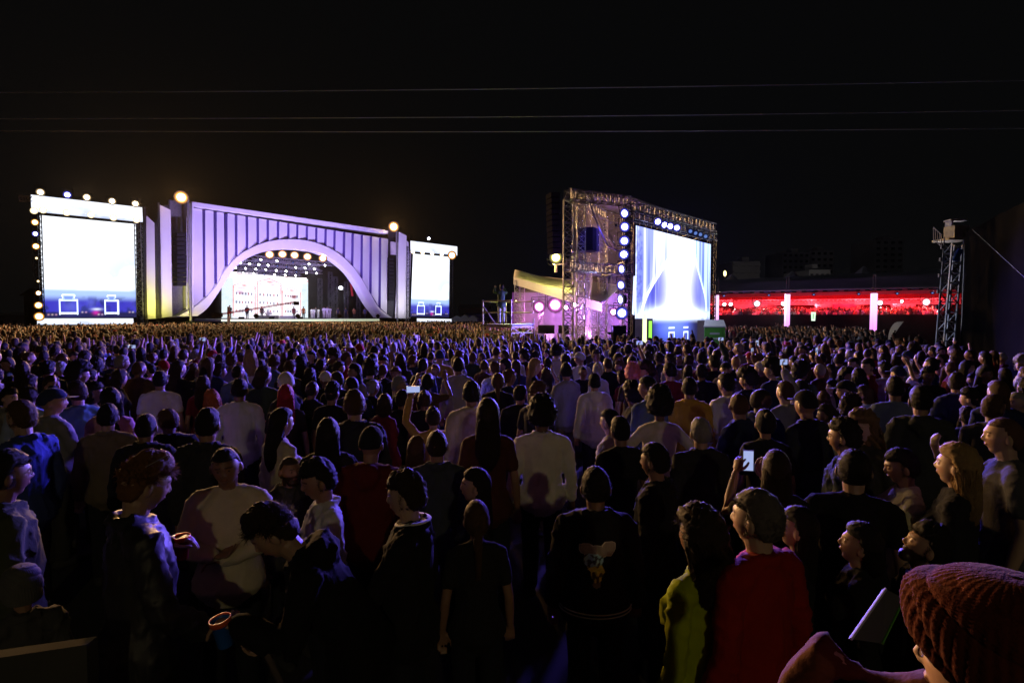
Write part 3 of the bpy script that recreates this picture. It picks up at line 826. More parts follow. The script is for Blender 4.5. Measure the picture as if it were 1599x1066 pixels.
so, si = smooth_line(outer, 60), smooth_line(inner, 60)
b = MB(); b.strip([fac.p(*q, .9) for q in so], [fac.p(*q, 1.2) for q in si], -fac.n*1.5); into(F_, b.build('arch_band', M['fin'], smooth=False))
def arch_y(px):
    best = 494
    for (x0, y0), (x1, y1) in zip(so, so[1:]):
        if x0 <= px <= x1: best = y0 + (y1-y0)*(px-x0)/max(.01, x1-x0)
    return best
toply = lambda px: 315 + (360-315)*(px-300)/(606-300)
topl2 = lambda px: 324 + (372-324)*(px-303)/(604-303)
# backing wall above the arch
bk = MB(); xs = list(np.linspace(300, 606, 32))
bk.strip([fac.p(x, topl2(x), -1.3) for x in xs], [fac.p(x, min(494, arch_y(x)+3), -1.3) for x in xs], -fac.n*.3); into(F_, bk.build('back_wall', M['violetshade']))
bt = MB(); bt.strip([fac.p(x, toply(x), 1.0) for x in xs], [fac.p(x, toply(x)+7-2.0*(x-300)/306, 1.0) for x in xs], -fac.n*2.6); into(F_, bt.build('top_beam', M['fin']))
fz = [(168,215),(228,272),(287,325),(342,380),(392,435),(447,492),(502,545),(553,600),(605,652),(658,702),(703,750),(752,798),(800,842),(848,890),(893,935),(942,978),(985,1028),(1032,1073),(1078,1120),(1125,1162)]
for k, (xa, xb) in enumerate(fz):
    xa, xb = 250 + xa/3.263 + .6, 250 + xb/3.263
    sl = 3.2 - .34*k if k < 9 else (.6 + 0*(k)) ; lean = 1.5 - 3.4*k/19
    ya0, yb0 = topl2(xa)+1, topl2(xb)+1
    # outer edge stands forward, inner edge sits back, so each fin is a slanted blade
    yb_a, yb_b = arch_y(xa + lean) - 1, arch_y(xb + lean) - 1
    A0, B0 = fac.p(xa, ya0, .75), fac.p(xb, yb0, .15)
    A1, B1 = fac.p(xa + lean*.4, min(yb_a, 492), .75), fac.p(xb + lean, min(yb_b, 492), .15)
    b = MB(); b.prism([A1, B1, B0, A0], -fac.n*.10)
    # the blade's return towards the back wall, violet shade put into its colour
    fo = into(F_, b.build('fin', M['fin']))
    b = MB(); b.prism([A0, A1, A1 - fac.n*1.6, A0 - fac.n*1.6], fac.u*-.07); fs = b.build('fin_side', M['violetshade']); fs.parent = fo
sides = MB(); sides.prism([fac.p(300, 317, 1.1), fac.p(302.5, 317, 1.1), fac.p(302.5, 480, 1.1), fac.p(300, 481, 1.1)], -fac.n*2.8); into(F_, sides.build('side_panel', M['fin']))
# deck and skirt
d0, d1 = fac.p(345, 497.5, 1.8), fac.p(592, 497.2, 1.8); zt = 2.20
db = MB(); db.prism([Vector((d0.x, d0.y, 0)), Vector((d1.x, d1.y, 0)), Vector((d1.x, d1.y, zt)), Vector((d0.x, d0.y, zt))], -fac.n*15); into(F_, db.build('deck', M['floor']))
e0, e1 = Vector((d0.x, d0.y, zt-.42)), Vector((d1.x, d1.y, zt-.42))
eb = [e0 + fac.n*.08, e1 + fac.n*.08, e1 + fac.n*.08 + Vector((0, 0, .36)), e0 + fac.n*.08 + Vector((0, 0, .36))]
into(F_, led_panel('deck_edge_light', eb, 60, 3, lambda u, v: mix(C3(1.2, 1.35, 1.1), C3(.45, .5, .35), sm(.0, 1, u)), None))
sk = MB(); s0, s1 = fac.p(232, 494, 1.9), fac.p(612, 496, 1.9)
sk.prism([Vector((s0.x, s0.y, 0)), Vector((s1.x, s1.y, 0)), Vector((s1.x, s1.y, 1.72)), Vector((s0.x, s0.y, 1.95))], -fac.n*.2); into(F_, sk.build('front_skirt', M['black']))
# dark box behind the arch: roof, back and sides of the stage house
hb = MB(); q0, q1 = fac.p(303, 494, -16), fac.p(640, 494, -16)
T = 15.5
hb.prism([Vector((q0.x, q0.y, 0)), Vector((q1.x, q1.y, 0)), Vector((q1.x, q1.y, T)), Vector((q0.x, q0.y, T))], -fac.n*.3)
w0, w1 = fac.p(303, 494, -1.7), fac.p(607, 494, -1.7)
hb.prism([Vector((w1.x, w1.y, 0)), Vector((w1.x, w1.y, T)), Vector((q1.x, q1.y, T)), Vector((q1.x, q1.y, 0))], fac.u*.2)
hb.prism([Vector((w0.x, w0.y, 0)), Vector((w0.x, w0.y, T)), Vector((w0.x, w0.y, T)) - fac.n*14, Vector((w0.x, w0.y, 0)) - fac.n*14], -fac.u*.2)
hb.prism([Vector((w0.x, w0.y, T)), Vector((w1.x, w1.y, T)), Vector((q1.x, q1.y, T)), Vector((q0.x, q0.y, T))], Vector((0, 0, .2)))
into(F_, hb.build('stage_house', M['black']))
# LED backdrop: painted street of gabled houses
def houses(u, v):
    n = fbm(u*14, v*10, 21); c = mix(C3(1.6, 1.5, 1.65), C3(.9, 1.0, 1.15), sm(.45, .75, n)*.8)
    side = ((u < .12) | (u > .92)).astype(float); c = mix(c, C3(.75, .95, 1.0), side*.8)
    for x0, x1, top, base in ((.12, .36, .80, .04), (.38, .66, .92, .04), (.68, .90, .76, .04)):
        m = (x0+x1)/2; red = C3(.95, .16, .12)
        for a, b_ in (((x0, base), (x0, top-.10)), ((x1, base), (x1, top-.10)), ((x0, top-.10), (m, top)), ((x1, top-.10), (m, top)), ((x0, top-.14), (x1, top-.14))):
            c = mix(c, red, seg(u, v, a, b_, .006)*.75)
        c = mix(c, C3(1.1, .2, .15), dots(u, v, m, top-.08, .04, .025)*.8)
        for r in range(3):
            yy = base + .12 + r*.19
            for k in range(6):
                xx = x0 + .035 + k*(x1-x0-.06)/5.5
                c = mix(c, C3(.10, .12, .22) if (k+r) % 3 else C3(.5, .06, .10), ((np.abs(u-xx) < .009) & (np.abs(v-yy) < .030)).astype(float)*.85)
            c = mix(c, C3(.25, .35, .9) if x0 > .37 and x0 < .6 else C3(.6, .15, .2), ((u > x0+.03) & (u < x1-.03) & (np.abs(v-yy-.055) < .008)).astype(float)*.5)
    c = mix(c, C3(.28, .03, .05), dots(u, v, .815, .52, .035, .05)); c = mix(c, C3(.4, .1, .3), dots(u, v, .20, .56, .04, .035)*.7)
    c = mix(c, C3(1.3, .25, .2), ((v > .93) & (v < .96) & (u > .66)).astype(float)*.6)
    return c
bd = [fac.p(346, 494, -11), fac.p(481, 494, -11), fac.p(481, 436, -11), fac.p(346, 422, -11)]
for q in bd[:2]: q.z = 2.3
into(F_, led_panel('backdrop_screen', bd, 170, 90, houses, None, 1.0)); into(F_, casing('backdrop_casing', bd, fac.n, .4, .05, None, M['blackbox']))
for x0, x1, y0, y1 in ((356, 402, 426.5, 420), (438, 479, 434, 428)):
    Q = [fac.p(x0, y0+7, -10), fac.p(x1, y0+9, -10), fac.p(x1, y1+6, -10), fac.p(x0, y1+4, -10)]
    into(F_, led_panel('header_screen', Q, 30, 8, lambda u, v: mix(C3(2, 1.9, 2), C3(1.2, .5, .5), sm(.4, .8, fbm(u*8, v*3, 4))*.6), None))
lamp(fac.p(532, 449, -5), fac.p(540, 560, 8), 'white', .5, 'single bright white lamp in the dark right half of the stage', 'beam lamps inside the stage', 700, (.9, .9, 1), 90)
for i, (x, ya, yb, m_) in enumerate(((500, 435, 494, 'greysteel'), (516, 425, 494, 'greysteel'), (524, 432, 494, 'violetshade'), (541, 440, 494, 'greysteel'), (560, 455, 494, 'violetshade'))):
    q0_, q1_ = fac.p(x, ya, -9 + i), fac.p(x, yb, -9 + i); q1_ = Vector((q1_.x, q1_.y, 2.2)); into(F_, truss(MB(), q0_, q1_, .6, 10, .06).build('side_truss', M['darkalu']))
e = empty('red_banner', fac.p(549, 452, -4), 0, 'small tilted red banner hanging at the right of the stage', 'banner')
into(e, slab(fac, [(549, 462), (552, 462), (549.5, 443), (546.5, 443)], .05, -4).build('cloth', M['red']))
# stage trusses with rows of lamps
tr = MB()
tl = [((368, 408), (498, 418), -3), ((360, 415), (502, 425), -6), ((372, 424), (470, 428), -8.5), ((395, 402), (520, 413), -2.5)]
for (a, c, o_) in tl: into(F_, truss(MB(), fac.p(*a, o_), fac.p(*c, o_), .55, 22, .05).build('lighting_truss', M['alu']))
rr = random.Random(5); kk = 0
tlab = ['front truss above the stage', 'second truss above the stage', 'rear truss above the stage', 'upper truss under the arch']
for ti, (a, c, o_) in enumerate(tl):
    nL = [9, 9, 6, 5][ti]
    for i in range(nL):
        t = (i + .5)/nL; x = a[0] + (c[0]-a[0])*t; y = a[1] + (c[1]-a[1])*t + 2.2
        pos = fac.p(x, y, o_ + .3); onn = rr.random() < .8
        od = ['leftmost', 'second', 'third', 'fourth', 'fifth', 'sixth', 'seventh', 'eighth', 'ninth']
        lamp(pos, (pos + Vector((rr.uniform(-2, 4), -8, -5))), 'white' if onn else 'off', .24 if onn else .2, '%s white beam lamp from the left on %s' % (od[i], tlab[ti]), 'beam lamps inside the stage')
for i, (x, y) in enumerate([(421, 397), (441, 396.5), (460, 398), (480, 400.5), (504, 403)]):
    lamp(fac.p(x, y, .4), fac.p(x + 10, 560, 22), 'amber', .66, '%s of five amber floods under the stage arch' % (ordl[i] if i < 4 else 'rightmost'), 'amber floods under the arch', 5200 if i % 2 == 0 else 0, (1, .58, .22), 85)
# wings either side
W = empty('stage_wing', fac.p(250, 494).xy.to_3d(), 0, 'white slanted wing panels lit yellow between left video wall and arch', 'stage wing')
wl = Plane(228, 69, 303, 74.8)
for pts in ([(229, 498), (248, 497), (245, 352), (228.5, 336)], [(252.5, 496), (269, 494), (266.5, 328), (250, 320)], [(292, 484), (297, 482), (296, 336), (291, 338)]):
    into(W, slab(wl, pts, .18, .3).build('fin', M['fin']))
into(W, slab(wl, [(226, 497), (229.5, 497), (228, 322), (225, 322)], 1.6, .8).build('end_post', M['darkalu']))
into(W, slab(wl, [(248.2, 497), (251.6, 497), (249.5, 316), (246, 316)], 1.8, .9).build('fin_edge', M['darkalu']))
into(W, slab(wl, [(265, 496), (300, 494), (299, 317), (265, 312)], .3, -1.5).build('back_panel', M['greysteel']))
into(W, slab(wl, [(225, 497), (266, 496), (265, 320), (225, 323)], .3, -1.6).build('back_panel', M['darkalu']))
W2 = empty('stage_wing', fac.p(620, 494).xy.to_3d(), 0, 'grey white wing panels between the arch and smaller video wall', 'stage wing')
wr = Plane(605, 100.5, 645, 103)
for pts in ([(617, 497), (631, 497), (635, 368), (623, 362)], [(631.5, 497), (641, 497), (644, 384), (635.5, 376)]):
    into(W2, slab(wr, pts, .2, .4).build('fin', M['fin']))
into(W2, slab(wr, [(606, 497), (642, 497), (640, 366), (606, 359)], .3, -1.2).build('back_panel', M['darkalu']))
into(W2, slab(wr, [(611, 397), (622, 398), (622, 379), (611, 377)], .5, .2).build('lit_box', M['palebox']))
def line_array(pl, x0, x1, y0, y1, n, out, label, lean=0):
    e = empty('speaker_array', pl.p(x0, 494, out).xy.to_3d(), 0, label, 'speaker array', 'hanging speaker arrays')
    for k in range(n):
        ya, yb = y0 + (y1-y0)*k/n, y0 + (y1-y0)*(k+.9)/n; dx = lean*k/n
        into(e, slab(pl, [(x0+dx, yb), (x1+dx, yb), (x1+dx, ya), (x0+dx, ya)], .7, out + .05*math.sin(k*.5)).build('speaker_box', M['blackbox']))
        into(e, slab(pl, [(x0+dx+.8, yb-.6), (x1+dx-.8, yb-.6), (x1+dx-.8, ya+.8), (x0+dx+.8, ya+.8)], .05, out + .10).build('grille', M['grille']))
    return e
line_array(wl, 276, 291, 363, 447, 12, .9, 'tall black speaker array hanging left of the white arch')
line_array(wr, 607, 616, 402, 470, 12, .9, 'tall black speaker array hanging right of the white arch')
# amber floods on the two poles
pa, pb = wl.p(283, 308, 1.2), wr.p(615, 354, 1.2)
for pt, la, lb, px in ((pa, 'big amber flood on the pole left of the arch', 'grey steel pole carrying the big left amber flood', 294), (pb, 'amber flood on the pole right of the arch', 'grey steel pole carrying the right amber flood', 616)):
    lamp(pt, CROWD_MID, 'amber', .85 if pt is pa else .95, la, 'amber floods beside the arch', 9000, (1, .50, .16), 66, name='flood_lamp')
    b = MB(); b.rod((pt.x + .3, pt.y + .9, 0), (pt.x + .3, pt.y + .9, pt.z + .3), .16, 8); tag(b.build('lamp_pole', M['greysteel']), lb, 'pole', 'poles beside the arch')

# ------------------------------------------------------------------ lamps that wash the shell (footlights standing before it)
def wash(px, out, z, tgt, kind, color, power, ang, label):
    p = fac.p(px, 494, out); p.z = z
    lamp(p, tgt, kind, .3, label, 'footlights before the stage shell', power, color, ang, 1.0, 'foot_light', 'footlight', size=.5)
for i, px in enumerate((335, 400, 465, 530, 590)):
    wash(px, 13, 3.3 if 0 else 2.6, fac.p(px, 360, 0), 'off', (.46, .34, 1.0), 6400 if i < 4 else 4600, 95, '%s violet footlight in front of the shell' % (ordl[i] if i < 4 else 'rightmost'))
p = wl.p(246, 494, 3.5); p.z = 1.9
lamp(p, wl.p(258, 430, 0), 'yellow', .22, 'yellow footlight below the left wing panels', 'footlights before the stage shell', 2200, (1, .95, .18), 110, 1.0, 'foot_light', 'footlight', size=.4)
p = fac.p(294, 494, 3.2); p.z = 1.6
lamp(p, fac.p(310, 480, 0), 'yellow', .2, 'yellow footlight at the left foot of the arch', 'footlights before the stage shell', 350, (1, .9, .15), 110, 1.0, 'foot_light', 'footlight', size=.3)
p = wr.p(628, 494, 7); p.z = 2.0
lamp(p, wr.p(630, 440, 0), 'off', .22, 'pale footlight below the right wing panels', 'footlights before the stage shell', 1500, (.9, .85, 1), 100, 1.0, 'foot_light', 'footlight', size=.4)
# stage key light from the trusses
for i, (x, z, o_, c, pw) in enumerate(((400, 11, -1, (1, .95, 1), 2500), (500, 11, -1, (.9, .9, 1), 2500))):
    pp = fac.p(x, 494, o_); pp.z = z
    lamp(pp, Vector((pp.x, pp.y, 2.2)) - fac.n*4, 'white', .3, '%s key light shining down on the band' % ('left' if i == 0 else 'right'), 'key lights above the band', pw, c, 100, .8)

# ------------------------------------------------------------------ camera crane in front of the stage
cr = Plane(300, 60, 500, 66)
e = empty('camera_crane', cr.p(357, 494).xy.to_3d(), 0, 'camera crane with long dark arm and pale column before the stage', 'camera crane')
p0 = cr.p(357, 494)
b = MB(); b.rod((p0.x, p0.y, 0), (p0.x, p0.y, 2.55), .16, 8); into(e, b.build('column', M['white']))
b = MB(); b.rod((p0.x, p0.y, 2.5), (p0.x, p0.y, 3.6), .13, 8); into(e, b.build('pivot_head', M['greysteel']))
b = MB(); truss(b, cr.p(342, 491, .2), cr.p(462, 471.5, .2), .16, 30, .035); into(e, b.build('arm', M['red']))
b = MB(); b.box(cr.p(341, 491.5, .2), (.7, .5, .45)); into(e, b.build('counterweight', M['blackbox']))
b = MB(); b.box(cr.p(463, 473.5, .2), (.45, .5, .4)); b.rod(cr.p(463, 473.5, .2), cr.p(464, 475, 1.0), .1, 8); into(e, b.build('camera_body', M['blackbox']))

# ------------------------------------------------------------------ delay tower with its screen
Z_TOP = 7.95
P1, P3, P4, P2 = at(887, 494, 25.5), at(980, 494, 27.0), at(1110, 494, 35.4), at(941, 494, 31)
P5 = P4 + (P2 - P3)*1.0
D = empty('delay_tower', P1.xy.to_3d(), 0, 'truss tower hung with clear film behind the middle video screen', 'truss tower')
zz = lambda p, z: Vector((p.x, p.y, z))
for p, m in ((P1, 'alu'), (P2, 'alu'), (P3, 'darkalu'), (P4, 'darkalu'), (P5, 'darkalu')):
    into(D, truss(MB(), zz(p, 0), zz(p, Z_TOP-.2), .42, 22, .032).build('truss_column', M[m]))
P1b = P1 + Vector((.62, .5, 0)); into(D, truss(MB(), zz(P1b, 0), zz(P1b, Z_TOP-.4), .36, 22, .028).build('truss_column', M['alu']))
for a, c, z, m in ((P1, P3, Z_TOP, 'alu'), (P3, P4, Z_TOP-.15, 'alu'), (P1, P2, Z_TOP, 'alu'), (P2, P5, Z_TOP, 'darkalu'), (P4, P5, Z_TOP-.15, 'darkalu'), (P1, P3, 4.75, 'alu'), (P1, P2, 4.9, 'alu'), (P2, P3, 4.9, 'darkalu')):
    into(D, truss(MB(), zz(a, z), zz(c, z), .42, 14, .03).build('cross_truss', M[m]))
rp = MB(); rp.prism([zz(P1, Z_TOP+.26), zz(P3, Z_TOP+.26), zz(P4, Z_TOP+.05), zz(P5, Z_TOP+.4), zz(P2, Z_TOP+.4)], (0, 0, .04)); into(D, rp.build('roof_sheet', M['greysteel']))
br = MB()
for pts in ([(917, 303, 26), (925, 330, 26.2), (937, 360, 26.4), (950, 385, 26.6), (975, 396, 26.8)], [(921, 303, 26.6), (931, 333, 26.8), (944, 366, 27), (958, 384, 27.2)]):
    for q, w in zip(pts, pts[1:]): br.rod(at(*q), at(*w), .045, 6)
into(D, br.build('diagonal_brace', M['alu']))
def film_sheet(a, c, z0, z1, seed, parent, nm='clear_film', amp=.22, mat='film'):
    V = []; F = []; nu, nv = 26, 34; a, c = Vector(a), Vector(c); u = (c-a); n = Vector((u.y, -u.x, 0)).normalized()
    for j in range(nv):
        for i in range(nu):
            s_, t = i/(nu-1), j/(nv-1)
            w = mnoise.noise(Vector((s_*5 + seed, t*2.2, seed)))*amp*1.3 + mnoise.noise(Vector((s_*16, t*5, seed)))*amp*.5
            p = a.lerp(c, s_) + n*w; V.append((p.x, p.y, z0 + (z1-z0)*t))
    for j in range(nv-1):
        for i in range(nu-1): F.append((j*nu+i, j*nu+i+1, (j+1)*nu+i+1, (j+1)*nu+i))
    b = MB(); b.add(V, F); o = b.build(nm, M[mat], smooth=True); into(parent, o); return o
film_sheet(P1 + Vector((.3, .3, 0)), P3 + Vector((-.2, .3, 0)), 4.6, Z_TOP-.1, 1, D)
film_sheet(P1 + Vector((.2, .6, 0)), P2, 0.2, Z_TOP-.1, 2, D)
film_sheet(P2, P3 + Vector((0, .6, 0)), .2, 4.9, 3, D)
film_sheet(P1 + Vector((.4, .4, 0)), P1.lerp(P3, .38) + Vector((0, .3, 0)), .2, 4.6, 4, D, amp=.3)

SC = Plane(993, 27.4, 1110, 34.6)
def delay_picture(u, v):
    n = fbm(u*9, v*3, 31); st = fbm(u*46, v*.7, 33)
    c = np.repeat(C3(1.05, 1.2, 1.6), len(u), 0)
    stripes = sm(.42, .62, st)
    c = mix(c, C3(.30, .40, 1.25), stripes*(sm(.30, .10, u) + sm(.74, .92, u))*.75)
    # blue flanks around the bright cone
    wc = np.exp(-((u-.53)/(.17 + .10*sm(.55, 1, v) + .05*sm(.5, .3, v)))**2 + (n-.5)*.5)
    body = mix(mix(C3(.30, .36, 1.45), C3(.07, .08, .80), sm(.25, .75, n)), C3(1.2, 1.3, 1.9), sm(.70, 1.0, v))
    ray_ = fbm(u*30, v*1.2, 77); body = mix(body, C3(.8, .9, 1.8), sm(.55, .8, ray_)*.6)
    c = mix(mix(c, body, sm(.30, .36, v)*sm(.50, .42, np.abs(u-.5))), C3(1.7, 1.8, 2.0), np.clip(wc*1.25, 0, 1)*sm(.28, .36, v))
    # gathered curtains
    l1 = .42 - .36*sm(.95, .32, v); c = mix(c, C3(1.7, 2.0, 2.8), (np.abs(u-l1) < .030).astype(float)*(v > .30)*.9)
    l2 = .76 + .19*sm(.92, .38, v); c = mix(c, C3(1.2, 1.7, 2.8), (np.abs(u-l2) < .022).astype(float)*(v > .36)*.9)
    lf = (u < l1)*(v > .33); c = mix(c, mix(C3(1.15, 1.25, 1.8), C3(.30, .38, 1.3), stripes), lf.astype(float)*.85)
    rt = (u > l2)*(v > .36); c = mix(c, mix(C3(.85, 1.15, 1.9), C3(.18, .30, 1.1), stripes), rt.astype(float)*.9)
    c = mix(c, C3(.06, .05, .30), ((u < .075)*(v > .42)*(v < .97)).astype(float)*.5*sm(.3, .7, fbm(u*60, v*50, 8)))
    # floor of light and lower band
    fl = dots(u, v, .50, .33, .34, .05); c = mix(c, C3(2.2, 2.6, 3.2), np.clip(fl*1.3, 0, 1))
    lowm = sm(.32, .24, v); c = mix(c, mix(mix(C3(.22, .34, 1.7), C3(.03, .04, .34), sm(.24, .02, v)), C3(.012, .012, .09), sm(.05, .34, np.abs(u-.46))), lowm*sm(.32, .27, v))
    dark = np.clip(((u < .20)*(v < .29)) + ((u > .80)*(v < .27)) + (v < .015), 0, 1).astype(float); c = mix(c, C3(.022, .016, .034), dark)
    c = mix(c, C3(1.7, 1.8, .9), ((u > .085)*(u < .13)*(v > .045)*(v < .33)).astype(float)); c = mix(c, C3(.5, 1.4, .12), ((u > .155)*(u < .19)*(v > .05)*(v < .27)).astype(float))
    for x0, x1 in ((.40, .47), (.60, .66)):
        for a, b_ in (((x0, .02), (x0, .17)), ((x1, .02), (x1, .17)), ((x0, .17), (x1, .17)), ((x0, .21), (x1, .21)), ((x0, .02), (x1, .02))): c = mix(c, C3(1.4, 1.7, 2.4), seg(u, v, a, b_, .006))
    c = mix(c, C3(1.2, .15, .12), dots(u, v, .80, .03, .02, .02))
    for k in range(10): c = mix(c, C3(.7, .8, 1.6), dots(u, v, .32+.05*k, .06+.02*(k % 3), .008, .010))
    return c
S_ = empty('video_wall', SC.a.xy.to_3d(), 0, 'middle video screen showing white curtains and blue beams, nearest screen', 'video screen', 'video walls')
zb = .62
q0, q1 = SC.p(993, 352), SC.p(1110, 378); Q = [zz(q0, zb), zz(q1, zb), q1, q0]; Q[2].z = Q[3].z = q0.z
into(S_, led_panel('led_panel', Q, 200, 150, delay_picture, None, 1.0)); into(S_, casing('casing', Q, SC.n, .35, .06, None, M['blackbox']))
# base of the screen
b = MB(); b.prism([zz(SC.a, 0) - SC.n*.1, zz(SC.b, 0) - SC.n*.1, zz(SC.b, zb-.08) - SC.n*.1, zz(SC.a, zb-.08) - SC.n*.1], -SC.n*1.2); into(S_, b.build('base_plinth', M['black']))
# left return edge with a lit sliver
Q2 = [SC.p(987, 490, .3), SC.p(990.5, 492, .3), SC.p(994, 431, .3), SC.p(989.5, 431, .3)]; into(S_, led_panel('side_strip', Q2, 4, 30, lambda u, v: np.repeat(C3(1.2, 1.5, 2.2), len(u), 0), None))
# bar above the screen with eight lamps
b0, b1 = SC.p(985, 336, .9), SC.p(1116, 371, .9)
bt_ = empty('lamp_truss', b0.xy.to_3d(), 0, 'dark truss bar running above the middle video screen', 'truss')
into(bt_, truss(MB(), b0, b1, .34, 20, .028).build('truss_bar', M['darkalu']))
b0, b1 = SC.p(985, 322, .4), SC.p(1113, 356, .4); 
into(D, truss(MB(), b0, b1, .45, 20, .03).build('cross_truss', M['alu']))
for i, (x, y) in enumerate([(1027, 346), (1037, 351), (1047, 353), (1057, 355.5), (1078, 361), (1086, 364), (1094, 366), (1102, 369)]):
    on = i < 4
    lamp(SC.p(x, y, 1.4), Vector([(6, 9, 1), (11, 12, 1), (-3, 12, 1), (2, 12, 1)][i % 4]), 'blue' if on else 'off', .20 if on else .17, '%s of the eight lamps on the bar above middle screen' % (ordl[i]), 'lamps above the middle screen', 1500 if on else 0, (.17, .11, 1), 36, 1.0)
# blue column of lamps on the near edge of the tower
for i, (x, y) in enumerate([(976, 333), (976, 354), (975, 376), (974, 397), (971.5, 420), (970.5, 445), (970, 467.5), (971, 488.5)]):
    o_ = ['topmost', 'second from top', 'third from top', 'fourth from top', 'fourth from bottom', 'third from bottom', 'second from bottom', 'lowest'][i]
    tg = [(-9, 12, 1), (-5, 9, 1), (-1, 7.5, 1), (3, 9, 1), (-14, 15, 1), (-8, 14, 1), (-19, 18, 1), (3, 14, 1.4)][i]
    lamp(at(x, y, 25.3), tg, 'blue', .25 if i < 6 else .30, '%s blue white lamp in the column beside middle screen' % o_, 'blue lamps on the tower', [1900, 1900, 1500, 1300, 2000, 1300, 1600, 0][i], (.17, .11, 1), 36, 1.0)
# hanging sub speaker, its blue lamp, and unseen violet uplights added for the film
lamp(at(962, 352, 25.2), at(922, 376, 26.4), 'off', .07, 'tiny blue lamp aimed at the hanging speaker cabinet', 'small lamps inside the tower', 60, (.12, .08, 1), 60, name='spot_lamp', size=.05)
lamp(at(925, 530, 26.2), at(925, 380, 28.5), 'off', .09, 'left unseen violet uplight added to tint the truss tower film', 'small lamps inside the tower', 420, (1, .35, .85), 140, name='spot_lamp', size=.1)
lamp(at(952, 520, 26.2), at(950, 420, 27.5), 'off', .09, 'right unseen violet uplight added to tint the truss tower film', 'small lamps inside the tower', 420, (.35, .15, 1), 140, name='spot_lamp', size=.1)
h = empty('hanging_speaker', at(915, 375, 25).xy.to_3d(), 0, 'black speaker cabinet hanging from truss tower with blue lit front', 'speaker')
R3 = Matrix.Rotation(math.radians(-28), 3, 'Z')
hp = at(915, 375, 26.6); b = MB(); b.box(hp, (1.0, .9, 1.05), R3); into(h, b.build('cabinet', M['blackbox']))
b = MB(); b.box(hp + R3 @ Vector((0.0, -.44, 0)), (.95, .04, .9), R3); into(h, b.build('grille', M['blackbox']))
b = MB()
for dx in (-.3, .3): b.rod(hp + Vector((dx, 0, .5)), at(914, 322, 26.6) + Vector((dx*.3, 0, 0)), .015, 4)
b.box(at(914, 318, 26.6), (.55, .3, .10)); b.box(at(914, 313, 26.6), (.5, .25, .05)); into(h, b.build('rigging_frame', M['alu']))
da = Plane(850, 26.5, 885, 26.8)
line_array(da, 860, 874, 300, 396, 11, 0, 'black speaker array hanging beside the truss tower, dimly lit', 3)
# yellow moving lights beside it
for i, (x, y, r) in enumerate(((868, 404, .30), (860, 411, .16))):
    lamp(at(x, y, 29.5), (1.0, 31, 3.6), 'yellow', r, ['bright yellow lamp below the dim speaker array', 'small yellow lamp left of the bright yellow one'][i], 'yellow lamps beside the tower', 1500 if i == 0 else 0, (1, .84, .18), 150)
lamp(at(868, 402, 29.2), (0, 5, 1), 'yellow', .34, 'yellow lamp facing the crowd under the dim speaker array', 'yellow lamps beside the tower', 0)
b = MB(); b.rod(at(868, 406, 29.6), at(868, 425, 29.6), .07, 6); b.rod(at(862, 413, 29.7), at(885, 412, 29.7), .05, 4)
tag(b.build('lamp_bracket', M['steel']), 'yellow painted bracket holding the bright yellow lamp', 'bracket')
# monitor beside the screen foot
b = MB(); b.box(at(968, 541, 24.8), (.32, .04, .26)); o = b.build('monitor_casing', M['blackbox'])
e = empty('monitor', at(968, 541, 24.8), 0, 'small pale monitor glowing at the foot of the tower', 'monitor'); into(e, o)
mp = at(968, 541, 24.77); into(e, led_panel('screen', [mp+Vector((-.14, 0, -.11)), mp+Vector((.14, 0, -.11)), mp+Vector((.14, 0, .11)), mp+Vector((-.14, 0, .11))], 8, 8, lambda u, v: np.repeat(C3(.5, .6, .9), len(u), 0), None))
b = MB(); b.box(at(966, 548, 25.4), (.55, .5, 1.3)); b.box(at(966, 525, 26.4), (.6, .6, 1.0)); tag(b.build('equipment_case', M['black']), 'black equipment cases stacked beside the tower foot', 'case')

# ------------------------------------------------------------------ open sided tent behind the tower
Tn = empty('canvas_tent', at(870, 494, 33).xy.to_3d(), 0, 'white canvas canopy lit yellow outside and pink inside', 'tent')
c_ = [at(802, 433, 34.0), at(940, 474, 25.8 + 2), at(975, 446, 38), at(806, 427, 38.5)]
b = MB(); nU, nV = 14, 8; V = []; F = []
for j in range(nV):
    for i in range(nU):
        u, v = i/(nU-1), j/(nV-1); p = c_[0]*(1-u)*(1-v) + c_[1]*u*(1-v) + c_[2]*u*v + c_[3]*(1-u)*v
        p = p + Vector((0, 0, .35*math.sin(PI*v)*(.6 + .4*math.cos(u*9)))); V.append(p)
for j in range(nV-1):
    for i in range(nU-1): F.append((j*nU+i, j*nU+i+1, (j+1)*nU+i+1, (j+1)*nU+i))
b.add(V, F); o = b.build('canvas_roof', M['white'], smooth=True); so_ = o.modifiers.new('t', 'SOLIDIFY'); so_.thickness = .05; into(Tn, o)
b = MB(); b.strip([c_[0] + Vector((0, 0, .02)), c_[1] + Vector((0, 0, .02))], [c_[0] - Vector((0, 0, .42)), c_[1] - Vector((0, 0, .40))], (0, .05, 0)); into(Tn, b.build('valance', M['white']))
for px, Y, zt_ in ((808, 34, 4.7), (815, 38, 5.0), (845, 37, 4.9), (905, 37, 4.6), (927, 30, 3.4)):
    q = at(px, 494, Y); into(Tn, truss(MB(), zz(q, 0), zz(q, zt_), .34, 14, .03).build('truss_leg', M['alu']))
bw = [at(800, 494, 44), at(985, 494, 41)]
b = MB(); b.prism([zz(bw[0], 0), zz(bw[1], 0), zz(bw[1], 4.2), zz(bw[0], 4.4)], (0, .1, 0)); into(Tn, b.build('rear_curtain', mat_plain('rear_curtain_cloth', (.20, .12, .22), .9, 0, .5, .7)))
